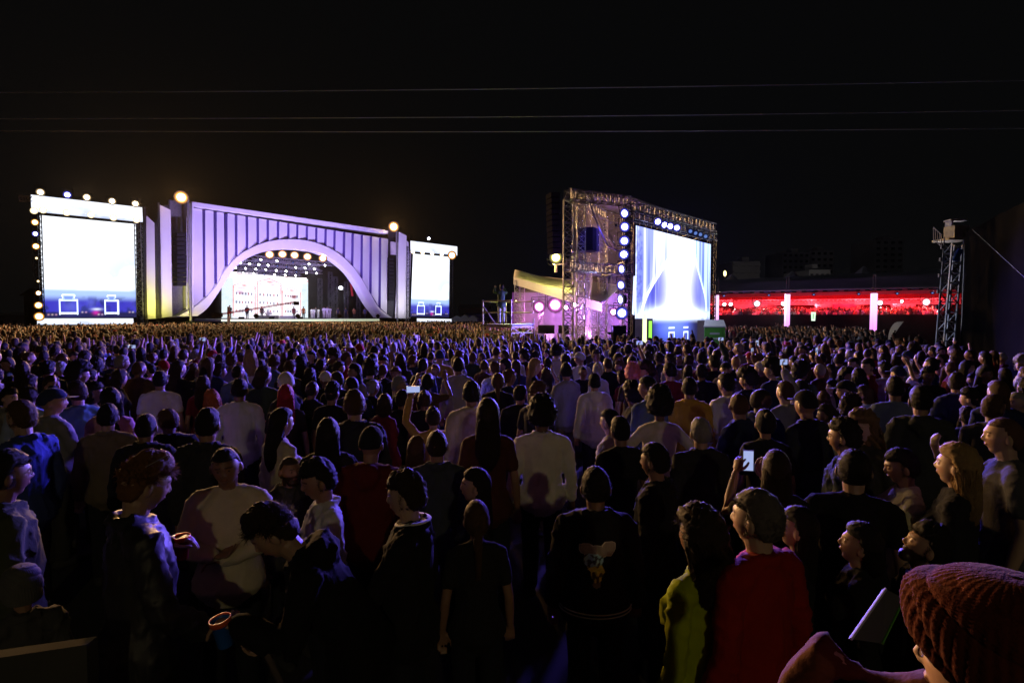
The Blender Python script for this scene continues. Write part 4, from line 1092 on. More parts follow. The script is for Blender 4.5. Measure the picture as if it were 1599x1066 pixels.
for i, (x, y, k, pw, cl) in enumerate(((842, 480, 'pink', 420, (1, .22, .95)), (867, 477, 'pink', 520, (1, .3, .9)), (899, 474, 'pink', 420, (1, .25, .8)), (919, 470, 'blue', 300, (.4, .3, 1)), (958, 487, 'pink', 200, (1, .3, .9)), (946, 454, 'white', 120, (.6, .5, 1)))):
    pos = at(x, y, 36.5); ln_ = ['leftmost', 'second', 'third', 'violet fourth', 'small low', 'small high white']
    lamp(pos, pos + Vector((0, 6, -1.0)), k, [.34, .42, .3, .18, .26, .16][i], '%s lamp glowing under the canvas canopy' % ln_[i], 'lamps under the canopy', pw, cl, 150)
    if i in (0, 1):   # visible glow faces the viewer
        pass
for i, x in enumerate((842, 867, 884, 899, 958)):
    pos = at(x, [479, 476, 480, 474, 487][i], 35.2)
    lamp(pos, (0, 4, 2.6), 'pink', [.40, .50, .22, .36, .28][i], '%s pink lamp facing the crowd under the canvas canopy' % ['leftmost', 'brightest', 'dimmer central', 'fourth', 'rightmost small'][i], 'pink lamps under the canopy', 0)
b = MB()
for x in (848, 858, 880, 905, 915):
    b.box(at(x, 514, 34.5), (.6, .5, .5))
tag(b.build('equipment_rack', M['blackbox']), 'row of low black racks under the canvas canopy', 'rack')
yl = at(868, 420, 30); 

# ------------------------------------------------------------------ scaffold platform with spotter
SCF = empty('scaffold_platform', at(778, 494, 24).xy.to_3d(), 0, 'yellow lit scaffold platform with guard rails and green mat', 'scaffold')
dz = 2.22
cs = [at(754, 494, 24.6), at(798, 494, 23.6), at(833, 494, 24.6), at(790, 494, 26.2)]
for i, q in enumerate(cs):
    b = MB(); b.rod(zz(q, 0), zz(q, 3.25 if i != 2 else 2.45), .035, 6); into(SCF, b.build('post', M['steel']))
b = MB(); b.prism([zz(q, dz-.06) for q in cs], (0, 0, .06)); into(SCF, b.build('platform_board', M['wood']))
b = MB(); b.prism([zz(cs[1].lerp(cs[2], .1), dz+.004), zz(cs[2], dz+.004), zz(cs[3].lerp(cs[2], .5), dz+.004)], (0, 0, .02)); into(SCF, b.build('green_mat', M['green']))
for (i, j) in ((0, 1), (1, 2), (2, 3), (3, 0)):
    for z in (([2.72, 3.2] if (i, j) != (1, 2) else []) + [2.1, 1.85, 1.45, 1.0, .5]):
        if (i, j) == (0, 1) and z < 2.0 and z != .5: continue
        b = MB(); b.rod(zz(cs[i], z), zz(cs[j], z), .03, 5); into(SCF, b.build('rail', M['steel']))
b = MB(); b.rod(zz(cs[0], 3.0), zz(cs[0].lerp(cs[1], .85), 1.6), .028, 5); into(SCF, b.build('brace', M['steel']))
b = MB(); b.rod(zz(cs[1], 1.45), zz(cs[2], 2.1), .028, 5); b.rod(zz(cs[1], 2.1), zz(cs[2], 1.45), .028, 5); into(SCF, b.build('brace', M['steel']))
b = MB(); b.prism([zz(cs[1], .1), zz(cs[2], .1), zz(cs[2], 1.4), zz(cs[1], 1.4)], (0, .03, 0)); into(SCF, b.build('black_cover', M['black']))
# crowd barrier behind it
bar = Plane(757, 30, 800, 30)
e = empty('crowd_barrier', bar.a.xy.to_3d(), 0, 'grey metal crowd barrier beyond the scaffold platform', 'barrier')
b = MB(); A_, B_ = bar.a, bar.b
for z in (.15, 1.1): b.rod(zz(A_, z), zz(B_, z), .03, 5)
into(e, b.build('frame', M['greysteel']))
for k in range(15):
    q = A_.lerp(B_, k/14); b = MB(); b.rod(zz(q, .15), zz(q, 1.1), .015, 4); into(e, b.build('bar', M['greysteel']))

# ------------------------------------------------------------------ green portable toilet beside the middle screen
pt = at(1116, 494, 31.5); e = empty('portable_toilet', (pt.x, pt.y, 0), math.radians(-18), 'green portable toilet with pale roof right of middle screen', 'portable toilet')
def L(o, parent): o.parent = parent; return o
b = MB(); b.box((0, 0, 1.0), (1.05, 1.1, 1.9)); L(b.build('cabin', M['green']), e)
b = MB(); b.prism([(-.56, -.6, 1.97), (.56, -.6, 1.97), (.50, .6, 2.3), (-.50, .6, 2.3)], (0, 0, .06)); b.box((0, 0, 1.99), (1.12, 1.16, .08)); L(b.build('roof', M['palebox']), e)
b = MB(); b.box((0, -.565, .98), (.72, .03, 1.72)); L(b.build('door', M['green']), e)
b = MB(); b.box((0, -.585, 1.62), (.5, .01, .10)); b.box((0, -.585, 1.35), (.34, .01, .07)); L(b.build('sign_strip', M['palebox']), e)
b = MB(); b.box((.27, -.60, 1.0), (.06, .04, .14)); L(b.build('handle', M['greysteel']), e)

# ------------------------------------------------------------------ long hospitality tent on the right
ev = Plane(1105, 57, 1475, 49)
G = empty('hospitality_tent', ev.a.xy.to_3d(), 0, 'long grey roofed tent glowing red inside with raised deck', 'tent')
xs = list(np.linspace(1095, 1500, 20))
eavey = lambda x: 457 - 7.5*(x-1105)/370; roofy = lambda x: 438.5 - 18.5*(x-1105)/370
b = MB(); nx = len(xs); V = []; F = []
for x in xs:
    f = ev.p(x, eavey(x), 0); r = ev.p(x, roofy(x), -9)
    for t in (0, .25, .5, .75, 1): q = f.lerp(r, t); V.append(q + Vector((0, 0, -.25*math.sin(PI*t))))
for i in range(nx-1):
    for j in range(4): F.append((i*5+j, (i+1)*5+j, (i+1)*5+j+1, i*5+j+1))
b.add(V, F); o = b.build('roof', M['greyroof'], smooth=True); o.modifiers.new('t', 'SOLIDIFY').thickness = .06; into(G, o)
b = MB(); V = []
b.strip([ev.p(x, roofy(x), -9) for x in xs], [zz(ev.p(x, roofy(x), -17), 4.2) for x in xs], (0, 0, -.06)); into(G, b.build('rear_roof', M['greyroof']))
b = MB(); b.strip([ev.p(x, eavey(x)-.3, .15) for x in xs], [ev.p(x, eavey(x)+2.6, .15) for x in xs], (0, .1, 0)); into(G, b.build('fascia', M['black']))
b = MB(); b.strip([ev.p(x, eavey(x)-1.3, .2) for x in xs], [ev.p(x, eavey(x)-.5, .2) for x in xs], (0, .1, 0)); into(G, b.build('eave_edge', M['white']))
fc = [(.35, .05, .12), (.12, .10, .45), (.30, .06, .30), (.10, .12, .40)]
M['fpink'] = mat_plain('pink_banner', (.55, .12, .25), .6, 0, .1, 3); M['fviolet'] = mat_plain('violet_banner', (.22, .18, .55), .6, 0, .1, 3)
x = 1112; i = 0
while x < 1465:
    w = 8 if i % 2 == 0 else 11; hh = 1.5 if i % 2 == 0 else .8
    into(G, slab(ev, [(x, eavey(x)+.3+hh), (x+w, eavey(x+w)+.3+hh), (x+w, eavey(x+w)+.3), (x, eavey(x)+.3)], .04, .20).build('banner', M['fpink' if i % 2 == 0 else 'fviolet'])); x += w + 7; i += 1
b = MB(); b.strip([ev.p(x, eavey(x)+1, -.3) for x in xs], [ev.p(x, eavey(x)+1.5, -14.5) for x in xs], (0, 0, .05)); into(G, b.build('ceiling_lining', M['red']))
b = MB(); a0, a1 = ev.p(1095, 494, -14.6), ev.p(1500, 494, -14.6); b.prism([zz(a0, 0), zz(a1, 0), zz(a1, 5.0), zz(a0, 5.0)], -ev.n*.1); into(G, b.build('rear_lining', M['red']))
a0, a1 = ev.p(1095, 494, -1.2), ev.p(1500, 494, -1.2)
b = MB(); b.prism([zz(a0, 1.48), zz(a1, 1.48), zz(a1, 1.6), zz(a0, 1.6)], -ev.n*13); into(G, b.build('raised_deck', M['wood']))
b = MB(); b.prism([zz(a0, 0), zz(a1, 0), zz(a1, 2.72), zz(a0, 2.72)], ev.n*.06); into(G, b.build('deck_skirt', M['black']))
b = MB(); truss(b, ev.p(1095, 473, -6), ev.p(1500, 470, -6), .5, 60, .04); b.strip([ev.p(x, 471-2*(x-1105)/370, -6.5) for x in xs], [ev.p(x, 476-2*(x-1105)/370, -6.5) for x in xs], (0, .1, 0)); into(G, b.build('ceiling_beam', M['white']))
for i, x in enumerate((1163, 1195, 1290, 1318, 1410)):
    q = ev.p(x, 494, -5.5); b = MB(); b.box(zz(q, 3.55), (2.2, .3, .5)); into(G, b.build('menu_board', M[['palebox', 'greysteel', 'palebox', 'fpink', 'white'][i]]))
for i, (x, w) in enumerate(((1119, 7.5), (1229, 9), (1364, 10.5))):
    Y0 = [56.0, 54, 51][i]; q = at(x, 494, Y0); s_ = w/888*Y0*.66
    e = empty('lit_pillar', (q.x, q.y, 0), 0, '%s glowing pink white pillar in front of the long tent' % ['leftmost', 'middle', 'rightmost'][i], 'pillar', 'glowing pillars')
    zt_ = at(x, 461-1.5*i, Y0).z
    def pil(u, v): return mix(C3(1.5, .9, 1.6), C3(1.1, .20, 1.2), sm(.75, .05, v)*(.6+.4*np.abs(u-.5)))
    o = led_panel('glowing_face', [(-s_/2, -s_/2, .9), (s_/2, -s_/2, .9), (s_/2, -s_/2, zt_), (-s_/2, -s_/2, zt_)], 6, 30, pil, e)
    o = led_panel('glowing_face', [(-s_/2, s_/2, .9), (-s_/2, -s_/2-.002, .9), (-s_/2, -s_/2-.002, zt_), (-s_/2, s_/2, zt_)], 4, 30, pil, e)
    b = MB(); b.box((0, .02, zt_/2), (s_*.94, s_*.94, zt_+.1)); b.box((0, 0, .45), (s_*1.1, s_*1.1, .9)); L(b.build('core', M['palebox']), e)
    b = MB(); b.box((-.12, 0, zt_+.9), (.05, .05, 1.6)); b.box((.12, 0, zt_+.9), (.05, .05, 1.6)); L(b.build('mast_rod', M['greysteel']), e)
for i, (x, y, r, pw) in enumerate(((1131, 475, .28, 0), (1141, 475, .30, 500), (1182, 474, .46, 1300), (1223, 474, .34, 700), (1374, 472.5, .36, 700), (1408, 470.5, .2, 0), (1446, 471.5, .46, 1300))):
    lamp(ev.p(x, y, -2.0), (20 + (x-1280)*.06, 24, 1), 'white', r*.8, '%s white work light shining inside the long red tent' % ordl[i if i < 6 else 7], 'work lights in the long tent', pw*3, (1, .9, .92), 130)
for i, x in enumerate((1130, 1200, 1270, 1340, 1400, 1455)):
    q = ev.p(x, 494, -4.5); q.z = 3.0
    lamp(q, q + Vector((0, -.3, 3)), 'pink', .05, '%s red uplight on the deck inside the long tent' % ordl[i if i < 5 else 7], 'red uplights on the deck', 2600, (1, .05, .07), 150, 1.0, 'up_light', 'uplight', size=.4)
    q = ev.p(x, 494, -.2); q = q.copy(); q.z = 4.6
    lamp(q, q + ev.n*4.2 + Vector((0, 0, -4.2)), 'off', .16, '%s red wash lamp under the eave of the long tent' % ordl[i if i < 5 else 7], 'red wash lamps under the eave', 7500, (1, .06, .20), 70, 1.0)
    q2 = q - ev.n*.3; lamp(q2, q2 - ev.n*6 + Vector((0, 0, -3.2)), 'off', .12, '%s red lamp shining inward under the eave of the long tent' % ordl[i if i < 5 else 7], 'inward red lamps under the eave', 1100, (1, .03, .05), 120, 1.0)
# lit cup sign on the deck skirt
q = ev.p(1270, 494, -1.0); e = empty('cup_sign', (q.x, q.y, 2.55), math.atan2(ev.u.y, ev.u.x), 'small glowing pale green cup shaped sign before the long tent', 'sign')
o = led_panel('glowing_face', [(-.16, -.05, -.42), (.16, -.05, -.42), (.21, -.05, .42), (-.21, -.05, .42)], 8, 8, lambda u, v: mix(C3(.9, 1.2, .9), C3(.3, .8, .35), ((np.abs(u-.5) < .12) & (v > .2) & (v < .8)).astype(float)), e)
b = MB(); b.prism([(-.17, 0, -.45), (.17, 0, -.45), (.23, 0, .45), (-.23, 0, .45)], (0, .08, 0)); L(b.build('backing', M['blackbox']), e)
# peaks of small marquees beyond
for i, (x, y) in enumerate(((1143, 428), (1237, 423), (1349, 415.5))):
    Y = 84; p = at(x, y, Y); b = MB(); n = 8
    V = [(p.x + s_*math.cos(2*PI*k/n), p.y + s_*math.sin(2*PI*k/n), h_) for s_, h_ in ((4.5, 5.6), (3.2, 6.0), (1.6, p.z-1.4), (.75, p.z-.6), (.1, p.z)) for k in range(n)]
    F = [(j*n+k, j*n+(k+1) % n, (j+1)*n+(k+1) % n, (j+1)*n+k) for j in range(4) for k in range(n)]
    b.add(V, F); b2 = MB(); b2.rod((p.x-3.2, p.y-3, 0), (p.x-3.2, p.y-3, 5.6), .06, 5)
    e = empty('peaked_marquee', (p.x, p.y, 0), 0, '%s pale marquee peak showing above the long tent roof' % ['left', 'middle', 'right'][i], 'marquee', 'marquee peaks'); o = b.build('canopy', M['white']); into(e, o); into(e, b2.build('pole', M['greysteel']))

# ------------------------------------------------------------------ far buildings
def building(x0, x1, ytop, Y, label, floors, cols, curved=False, split=None):
    a, c = at(x0, 494, Y), at(x1, 494, Y); h_ = at(x0, ytop, Y).z; w = c.x - a.x
    e = empty('apartment_block', ((a.x+c.x)/2, Y, 0), 0, label, 'building', 'dark buildings beyond the tent')
    b = MB(); b.box((0, 7, h_/2), (w, 14, h_)); L(b.build('wall', M['concrete']), e)
    b = MB(); b.box((w*.15, 6, h_+.9), (w*.25, 4, 1.8)); L(b.build('roof_tank', M['concrete']), e)
    fh = h_/floors
    for f in range(int(floors*.35), floors):
        if curved:
            b = MB(); b.box((0, -.4, (f+.5)*fh), (w*.96, 1.0, fh*.35)); L(b.build('balcony', M['concrete']), e)
        for k in range(cols):
            b = MB(); xx = -w/2 + w*(k+.5)/cols; b.box((xx, -.03, (f+.5)*fh), (w/cols*.5, .1, fh*.42)); L(b.build('window', M['glass_dark']), e)
    return e
building(1143, 1185, 408, 190, 'dark block with curved balcony bands beyond the tent', 9, 4, True)
building(1220, 1262, 394, 210, 'dark block, left one of the tallest pair beyond the tent', 12, 5)
building(1263, 1300, 391, 214, 'dark block, right one of the tallest pair beyond the tent', 12, 4)
building(1262, 1295, 421, 150, 'low pale block below the tall pair beyond the tent', 4, 4)
building(1363, 1408, 374, 200, 'slim dark tower block standing alone beyond the tent', 14, 4)
b = MB(); q = at(1132, 427, 175); b.rod((q.x, q.y, 0), (q.x, q.y, q.z), .12, 6); e = empty('far_lamp', (q.x, q.y, 0), 0, 'tiny distant yellow street lamp right of the middle screen', 'street lamp'); into(e, b.build('pole', M['greysteel']))
_sl = MB(); _sl.ell(q, (.45, .45, .9), 8, 6); into(e, _sl.build('lamp_head', mat_emit('sodium_lamp', (1, .8, .3), 4)))
# low sheds and tents left and centre
def shed(x0, x1, ytop, Y, dep, mat, label, name='storage_shed', cat='shed'):
    a, c = at(x0, 494, Y), at(x1, 494, Y); h_ = at(x0, ytop, Y).z; w = c.x-a.x
    e = empty(name, ((a.x+c.x)/2, Y, 0), 0, label, cat)
    b = MB(); b.box((0, dep/2, h_*.42), (w, dep, h_*.84)); L(b.build('wall', M[mat]), e)
    b = MB(); b.prism([(-w/2-.3, -.3, h_*.84), (w/2+.3, -.3, h_*.84), (w/2+.3, dep/2, h_), (-w/2-.3, dep/2, h_)], (0, 0, .1)); b.prism([(-w/2-.3, dep/2, h_), (w/2+.3, dep/2, h_), (w/2+.3, dep+.3, h_*.84), (-w/2-.3, dep+.3, h_*.84)], (0, 0, .1)); L(b.build('roof', M[mat]), e)
    for k in range(3):
        b = MB(); b.box((-w/2 + w*(k+.5)/3, -.03, h_*.5), (w*.1, .08, h_*.22)); L(b.build('window', M['glass_dark']), e)
shed(716, 762, 475, 120, 14, 'greyroof', 'long dark shed beyond the smaller video wall')
shed(728, 800, 489, 112, 8, 'fviolet', 'low violet lit cabin behind the scaffold platform', 'site_cabin', 'cabin')
shed(-30, 34, 489, 95, 10, 'greyroof', 'low grey shed at far left behind the crowd')
shed(38, 66, 450, 78, 3, 'black', 'tall dark service cabin left of the left video wall', 'site_cabin', 'cabin')
b = MB(); 
V = []; F = []
for j, (x, h_) in enumerate(((705, 2.2), (712, 2.7), (718, 2.2), (725, 2.9), (731, 2.2), (738, 2.8), (745, 2.1))):
    q = at(x, 494, 104); V += [(q.x, q.y, h_), (q.x, q.y+6, h_), (q.x, q.y, 0)]
for j in range(6): F += [(j*3, (j+1)*3, (j+1)*3+1, j*3+1), (j*3+2, (j+1)*3+2, (j+1)*3, j*3)]
b.add(V, F); tag(b.build('row_tent', M['white']), 'row of small pale tent tops right of the smaller video wall', 'tents')

# ------------------------------------------------------------------ right lamp tower and black scrim
t0, t1 = at(1474, 556, 20), at(1489, 381, 20); t0 = Vector((t0.x - .05, t0.y, 0))
e = empty('lighting_tower', (t0.x, t0.y, 0), 0, 'slim leaning truss tower with caged platform beside black scrim', 'tower')
into(e, truss(MB(), t0, t1, .36, 15, .035, dr=.022).build('truss_mast', M['alu']))
b = MB(); b.rod(at(1461, 556, 19.6), at(1475, 370, 19.6), .022, 5); into(e, b.build('cable_pipe', M['greysteel']))
p = at(1487, 376, 20); b = MB(); b.box(p + Vector((0, 0, .02)), (.85, .8, .07)); b.box(p + Vector((.05, -.1, .28)), (.5, .5, .42)); into(e, b.build('platform', M['steel']))
b = MB(); q = at(1489, 358, 20)
b.box(q + Vector((-.16, 0, 0)), (.06, .3, .62)); b.box(q + Vector((.16, 0, -.1)), (.06, .3, .42)); b.box(q + Vector((.05, 0, .30)), (.56, .34, .06)); into(e, b.build('white_bracket', M['white']))
b = MB(); b.box(q + Vector((0.02, .02, -.06)), (.26, .2, .3)); into(e, b.build('red_unit', M['red']))
for x0, x1 in ((1458, 1470), (1502, 1506)):
    b = MB(); A_ = [at(x0, 355 if x0 < 1480 else 364, 20.1), at(x1, 366, 19.7), at(x1, 384, 19.7), at(x0, 374, 20.1)]
    for a_, c2 in zip(A_, A_[1:] + A_[:1]): b.rod(a_, c2, .018, 5)
    for k in (1, 2, 3): b.rod(A_[0].lerp(A_[1], k/4), A_[3].lerp(A_[2], k/4), .008, 4)
    into(e, b.build('guard_cage', M['greysteel']))
for i, (x, y) in enumerate(((1471, 386), (1469, 405), (1467, 430), (1465, 455), (1463, 480))):
    b = MB(); b.box(at(x, y, 19.55), (.07, .06, .12)); into(e, b.build('clamp', M['greysteel']))
b = MB(); b.box(at(1495, 398, 19.8), (.16, .1, .42), Matrix.Rotation(.35, 3, 'Y')); tag(b.build('blue_flag', mat_plain('blue_cloth', (.03, .10, .45), .7, 0, .1, 4)), 'small blue cloth tied to the lighting tower', 'cloth')
sc_ = Plane(1502, 19.5, 1640, 12.5)
e = empty('black_scrim', sc_.a.xy.to_3d(), 0, 'huge black scrim wall filling the right edge behind the crowd', 'scrim')
film = film_sheet(sc_.p(1502, 494), sc_.p(1660, 494), 0, 5.4, 9, e, 'cloth', .07, 'black')
for k in range(5):
    x = 1504 + k*34; q = sc_.p(x, 494, -.25); b = MB(); b.rod(zz(q, 0), zz(q, 5.35), .05, 6); into(e, b.build('pole', M['greysteel']))
b = MB(); b.rod(sc_.p(1518, 358, .35), sc_.p(1640, 470, .35), .005, 4); tag(b.build('stay_cable', M['darkalu']), 'thin stay cable crossing the black scrim diagonally', 'cable')
# ------------------------------------------------------------------ overhead cables
for i, (ya, yb, Y) in enumerate(((143, 124, 17), (184, 171, 18), (203, 199, 19), (189, 177, 26))):
    if i == 3: continue
    b = MB(); pts = []
    for k in range(33):
        x = -200 + 2000*k/32; y = ya + (yb-ya)*x/1599; p = at(x, y, Y); p.z -= .10*math.sin(PI*k/32); pts.append(p)
    for a_, c2 in zip(pts, pts[1:]): b.rod(a_, c2, .014, 5)
    tag(b.build('overhead_cable', mat_plain('pale_cable_%d' % i, (.62, .62, .62), .5, 0, .1, 4)), '%s of the three pale cables crossing the night sky' % ['highest', 'middle', 'lowest'][i], 'cable', 'overhead cables')
# feather flag over the crowd
fp = at(1394, 520, 20.5); e = empty('feather_flag', (fp.x, fp.y, 0), 0, 'curved white feather flag with black emblem above the right crowd', 'flag')
cur = [(1386, 534), (1388, 520), (1392, 510), (1399, 503), (1411, 501.5)]; inn = [(1391, 537), (1396, 524), (1402, 514), (1407, 507), (1411, 502.5)]
b = MB(); b.strip([at(x, y, 20.5) for x, y in smooth_line(cur, 14)], [at(x, y, 20.6) for x, y in smooth_line(inn, 14)], (0, .015, 0)); into(e, b.build('cloth', M['thincloth']))
b = MB(); pl_ = [at(x-.6, y-.4, 20.5) for x, y in smooth_line([(1385, 548)] + cur, 14)]; pl_.insert(0, Vector((pl_[0].x, pl_[0].y, 0)))
for a_, c2 in zip(pl_, pl_[1:]): b.rod(a_, c2, .014, 5)
into(e, b.build('pole', M['blackbox']))
b = MB()
for k, (x, y, s_) in enumerate(((1392, 531, .05), (1393, 527.5, .07), (1394.5, 524, .075), (1396, 520.5, .06), (1397.5, 517, .035))): b.ell(at(x, y, 20.48), (s_, .008, .045), 6, 4)
into(e, b.build('emblem', M['blackbox']))
# ------------------------------------------------------------------ floodlight on a pole behind the viewer
fl = empty('flood_pole', (4.5, -21.0, 0), 0, 'tall steel pole with a warm floodlight behind the viewer', 'light pole')
b = MB(); b.rod((0, 0, 0), (0, 0, 9.0), .09, 10, .06); L(b.build('pole', M['greysteel']), fl)
b = MB(); b.box((0, .12, 9.1), (.6, .3, .4), Matrix.Rotation(-.5, 3, 'X')); L(b.build('flood_housing', M['blackbox']), fl)
b = MB(); b.box((0, .30, 9.0), (.5, .02, .32), Matrix.Rotation(-.5, 3, 'X')); L(b.build('flood_lens', mat_emit('flood_lens', (1, .85, .55), 12)), fl)
ld = bpy.data.lights.new('flood_beam', 'SPOT'); ld.energy = FLOOD; ld.color = (1, .80, .42); ld.spot_size = math.radians(52); ld.spot_blend = 1.0; ld.shadow_soft_size = .22
lo = bpy.data.objects.new('flood_beam', ld); link(lo); lo.location = (4.5, -20.6, 8.9)
lo.rotation_euler = (Vector((-1.5, 9, 1.0)) - lo.location).to_track_quat('-Z', 'Y').to_euler()

# ------------------------------------------------------------------ small carried things
_ph = MB(); _ph.box((0, 0, 0), (.074, .009, .150)); PHONE = _ph.mesh('phone_body'); PHONE.materials.append(M['plastic'])
_ph = MB(); _ph.box((0, -.0052, 0), (.066, .001, .138)); PHSCR = _ph.mesh('phone_screen'); PHSCR.materials.append(M['phone_screen'])
def phone(loc, rot, label, wide=False, lit=True):
    e = empty('phone', loc, 0, label, 'phone'); e.rotation_mode = 'QUATERNION'; e.rotation_quaternion = rot.to_quaternion()
    if wide: e.rotation_quaternion = (rot.to_4x4() @ Matrix.Rotation(PI/2, 4, 'Y')).to_quaternion()
    child('body', PHONE, e, (.03, .03, .035))
    if lit: child('screen', PHSCR, e, (1, 1, 1))
    return e
def lathe(prof, k=20):
    b = MB(); V = []; F = []
    for r, z in prof:
        for i in range(k): V.append((r*math.cos(2*PI*i/k), r*math.sin(2*PI*i/k), z))
    for j in range(len(prof)-1):
        for i in range(k): F.append((j*k+i, j*k+(i+1) % k, (j+1)*k+(i+1) % k, (j+1)*k+i))
    b.add(V, F); me = b.mesh('cup'); me.shade_smooth(); me.materials.append(M['plastic']); return me
CUP = lathe([(.0005, 0), (.030, 0), (.032, .004), (.041, .118), (.0435, .120), (.0435, .124), (.041, .124), (.039, .118), (.030, .008), (.0005, .008)])
CUPRIM = lathe([(.0385, .102), (.0425, .102), (.0448, .118), (.0448, .127), (.040, .127), (.0385, .102)])
DRINK = lathe([(.0005, .085), (.036, .085), (.036, .084), (.0005, .084)])
def cup(loc, colr, rim, label, tilt=(0, 0)):
    e = empty('cup', loc, 0, label, 'cup'); e.rotation_euler = (tilt[0], tilt[1], 0)
    child('cup_body', CUP, e, colr); child('rim', CUPRIM, e, rim); child('drink', DRINK, e, (.12, .05, .01)); return e
_g = MB()
for s_ in (-1, 1):
    pts = [Vector((s_*.032 + .021*math.cos(a), .097 + .003*math.cos(a*2) - abs(.021*math.cos(a) + s_*.032)*.12, .010 + .015*math.sin(a))) for a in np.linspace(0, 2*PI, 15)]
    for p, q in zip(pts, pts[1:]): _g.rod(p, q, .0019, 4)
    _g.rod((s_*.052, .090, .014), (s_*.079, .0, .012), .0014, 4)
_g.rod((-.011, .098, .013), (.011, .098, .013), .0014, 4)
GLASSES = _g.mesh('glasses'); GLASSES.materials.append(M['plastic'])

# ------------------------------------------------------------------ how people are put down
SKINS = [(.30, .17, .11), (.22, .12, .075), (.38, .24, .17), (.14, .075, .05), (.45, .30, .22), (.26, .15, .10)]
HAIRC = {'black': (.012, .010, .009), 'dark brown': (.030, .018, .011), 'brown': (.08, .042, .02), 'grey': (.28, .27, .26), 'blonde': (.34, .22, .10), 'red': (.40, .02, .04), 'orange': (.34, .10, .02), 'pink': (.60, .17, .20)}
PEOPLE = []   # (x, y, px, py head centre, head px)
def base_at(px, ytop, h):
    d = ray(px, ytop); t = (h - CAM_H)/d.z; return Vector((d.x*t, d.y*t, 0))
def facing(x, y, rel): return math.atan2(-x, y) + math.radians(rel)
def put_person(me, J, sex, x, y, rz, h, skin, hairk, hairc, topme, topname, topc, label, group, trous=(.02, .022, .03), z=0.0, hseed=1, topmat=None, girth=1.0, part_label=None):
    o = bpy.data.objects.new('person', me); link(o); s_ = (h - .012)/1.765
    o.location = (x, y, z); o.rotation_euler = (0, 0, rz); o.scale = (s_*girth, s_*girth, s_); o.color = (*skin, 1)
    tag(o, label, 'person', group)
    if hairk: child({'cap': 'cap', 'hat': 'hat', 'beanie': 'knitted_beanie'}.get(hairk, 'hair'), hair(hairk, hseed), o, hairc, head_mat(J))
    t = child(topname, topme, o, topc)
    if topmat:
        t.material_slots[0].link = 'OBJECT'; t.material_slots[0].material = M[topmat]
    child('trousers', TROUS[sex], o, trous); child('shoes', SHOES[sex], o, (.05, .05, .05))
    return o, t
def claim(x, y, h, z=0):
    px, py = to_px((x, y, h + z)); hp = FPX*.25/y; PEOPLE.append((x, y, px, py + hp*.5, hp))
TOPN = {'tee': 't_shirt', 'jacket': 'jacket', 'hoodie': 'hoodie', 'shirt': 'shirt', 'sweater': 'sweater', 'top': 'top'}
HEROES = []
def hero(px, ytop, hpx, rel, sex, hk, hc, kind, tc, skin, label, head=(0, 0, 0), lean=0, L_=None, R_=None, beard=False, hands=False, group='people standing near the camera', h=None, topmat=None, girth=1.0, curl=(.45, .45), z=0.0, hseed=1, glasses=None, trous=(.02, .022, .03), deci=.55, voxel=.013, sleeve=None):
    h = h or max(1.50, min(1.90, 2.55 - .25*(ytop-494)/hpx - z))
    p = pose(head[0], head[1], head[2], lean, L_, R_, sex)
    me, J = build_body(p, hands, beard, voxel, 2.4 if hpx > 40 else 1.9, curl, deci)
    if hpx >= 60 and hk in ('short', 'thick', 'quiff', 'wavy', 'curly', 'long', 'bob', 'crop'): hseed = 9
    tm = build_top(p, kind, .013 if hpx > 40 else .016, seed=int(px), deci=.7)
    drop = 0
    b0 = base_at(px, ytop, h + z)
    # keep the crown where the photo shows it even when the body leans
    s_ = (h-.012)/1.765; rz = facing(b0.x, b0.y, rel); hcw = Matrix.Rotation(rz, 3, 'Z') @ (J['hc']*s_)
    top_z = hcw.z + .125*s_ + z
    b0 = base_at(px, ytop, top_z) - Vector((hcw.x, hcw.y, 0))
    o, t = put_person(me, J, sex, b0.x, b0.y, rz, h, skin, hk, HAIRC.get(hc, hc) if isinstance(hc, str) else hc, tm, TOPN[kind], tc, label, group, trous, z, hseed, topmat, girth)
    if glasses:
        m = head_mat(J)
        if glasses == 'up': m = m @ Matrix.Translation((0, -.035, .085)) @ Matrix.Rotation(.55, 4, 'X') @ Matrix.Scale(1.12, 4)
        child('sunglasses' if glasses == 'up' else 'glasses', GLASSES, o, (.35, .33, .30) if glasses != 'dark' else (.02, .02, .02), m)
    w = o.matrix_basis; PEOPLE.append((b0.x + hcw.x, b0.y + hcw.y, px, ytop + hpx*.5, hpx)); HEROES.append((px, ytop + hpx*.5, label))
    return o, t, J, w
def palm_world(w, J, k, out=.0):
    pc, fd, side, nrm = J[k+'palm']; return w @ (pc + nrm*out), (w.to_3x3().normalized() @ nrm), (w.to_3x3().normalized() @ fd), (w.to_3x3().normalized() @ side)

BLK = (.016, .016, .019)
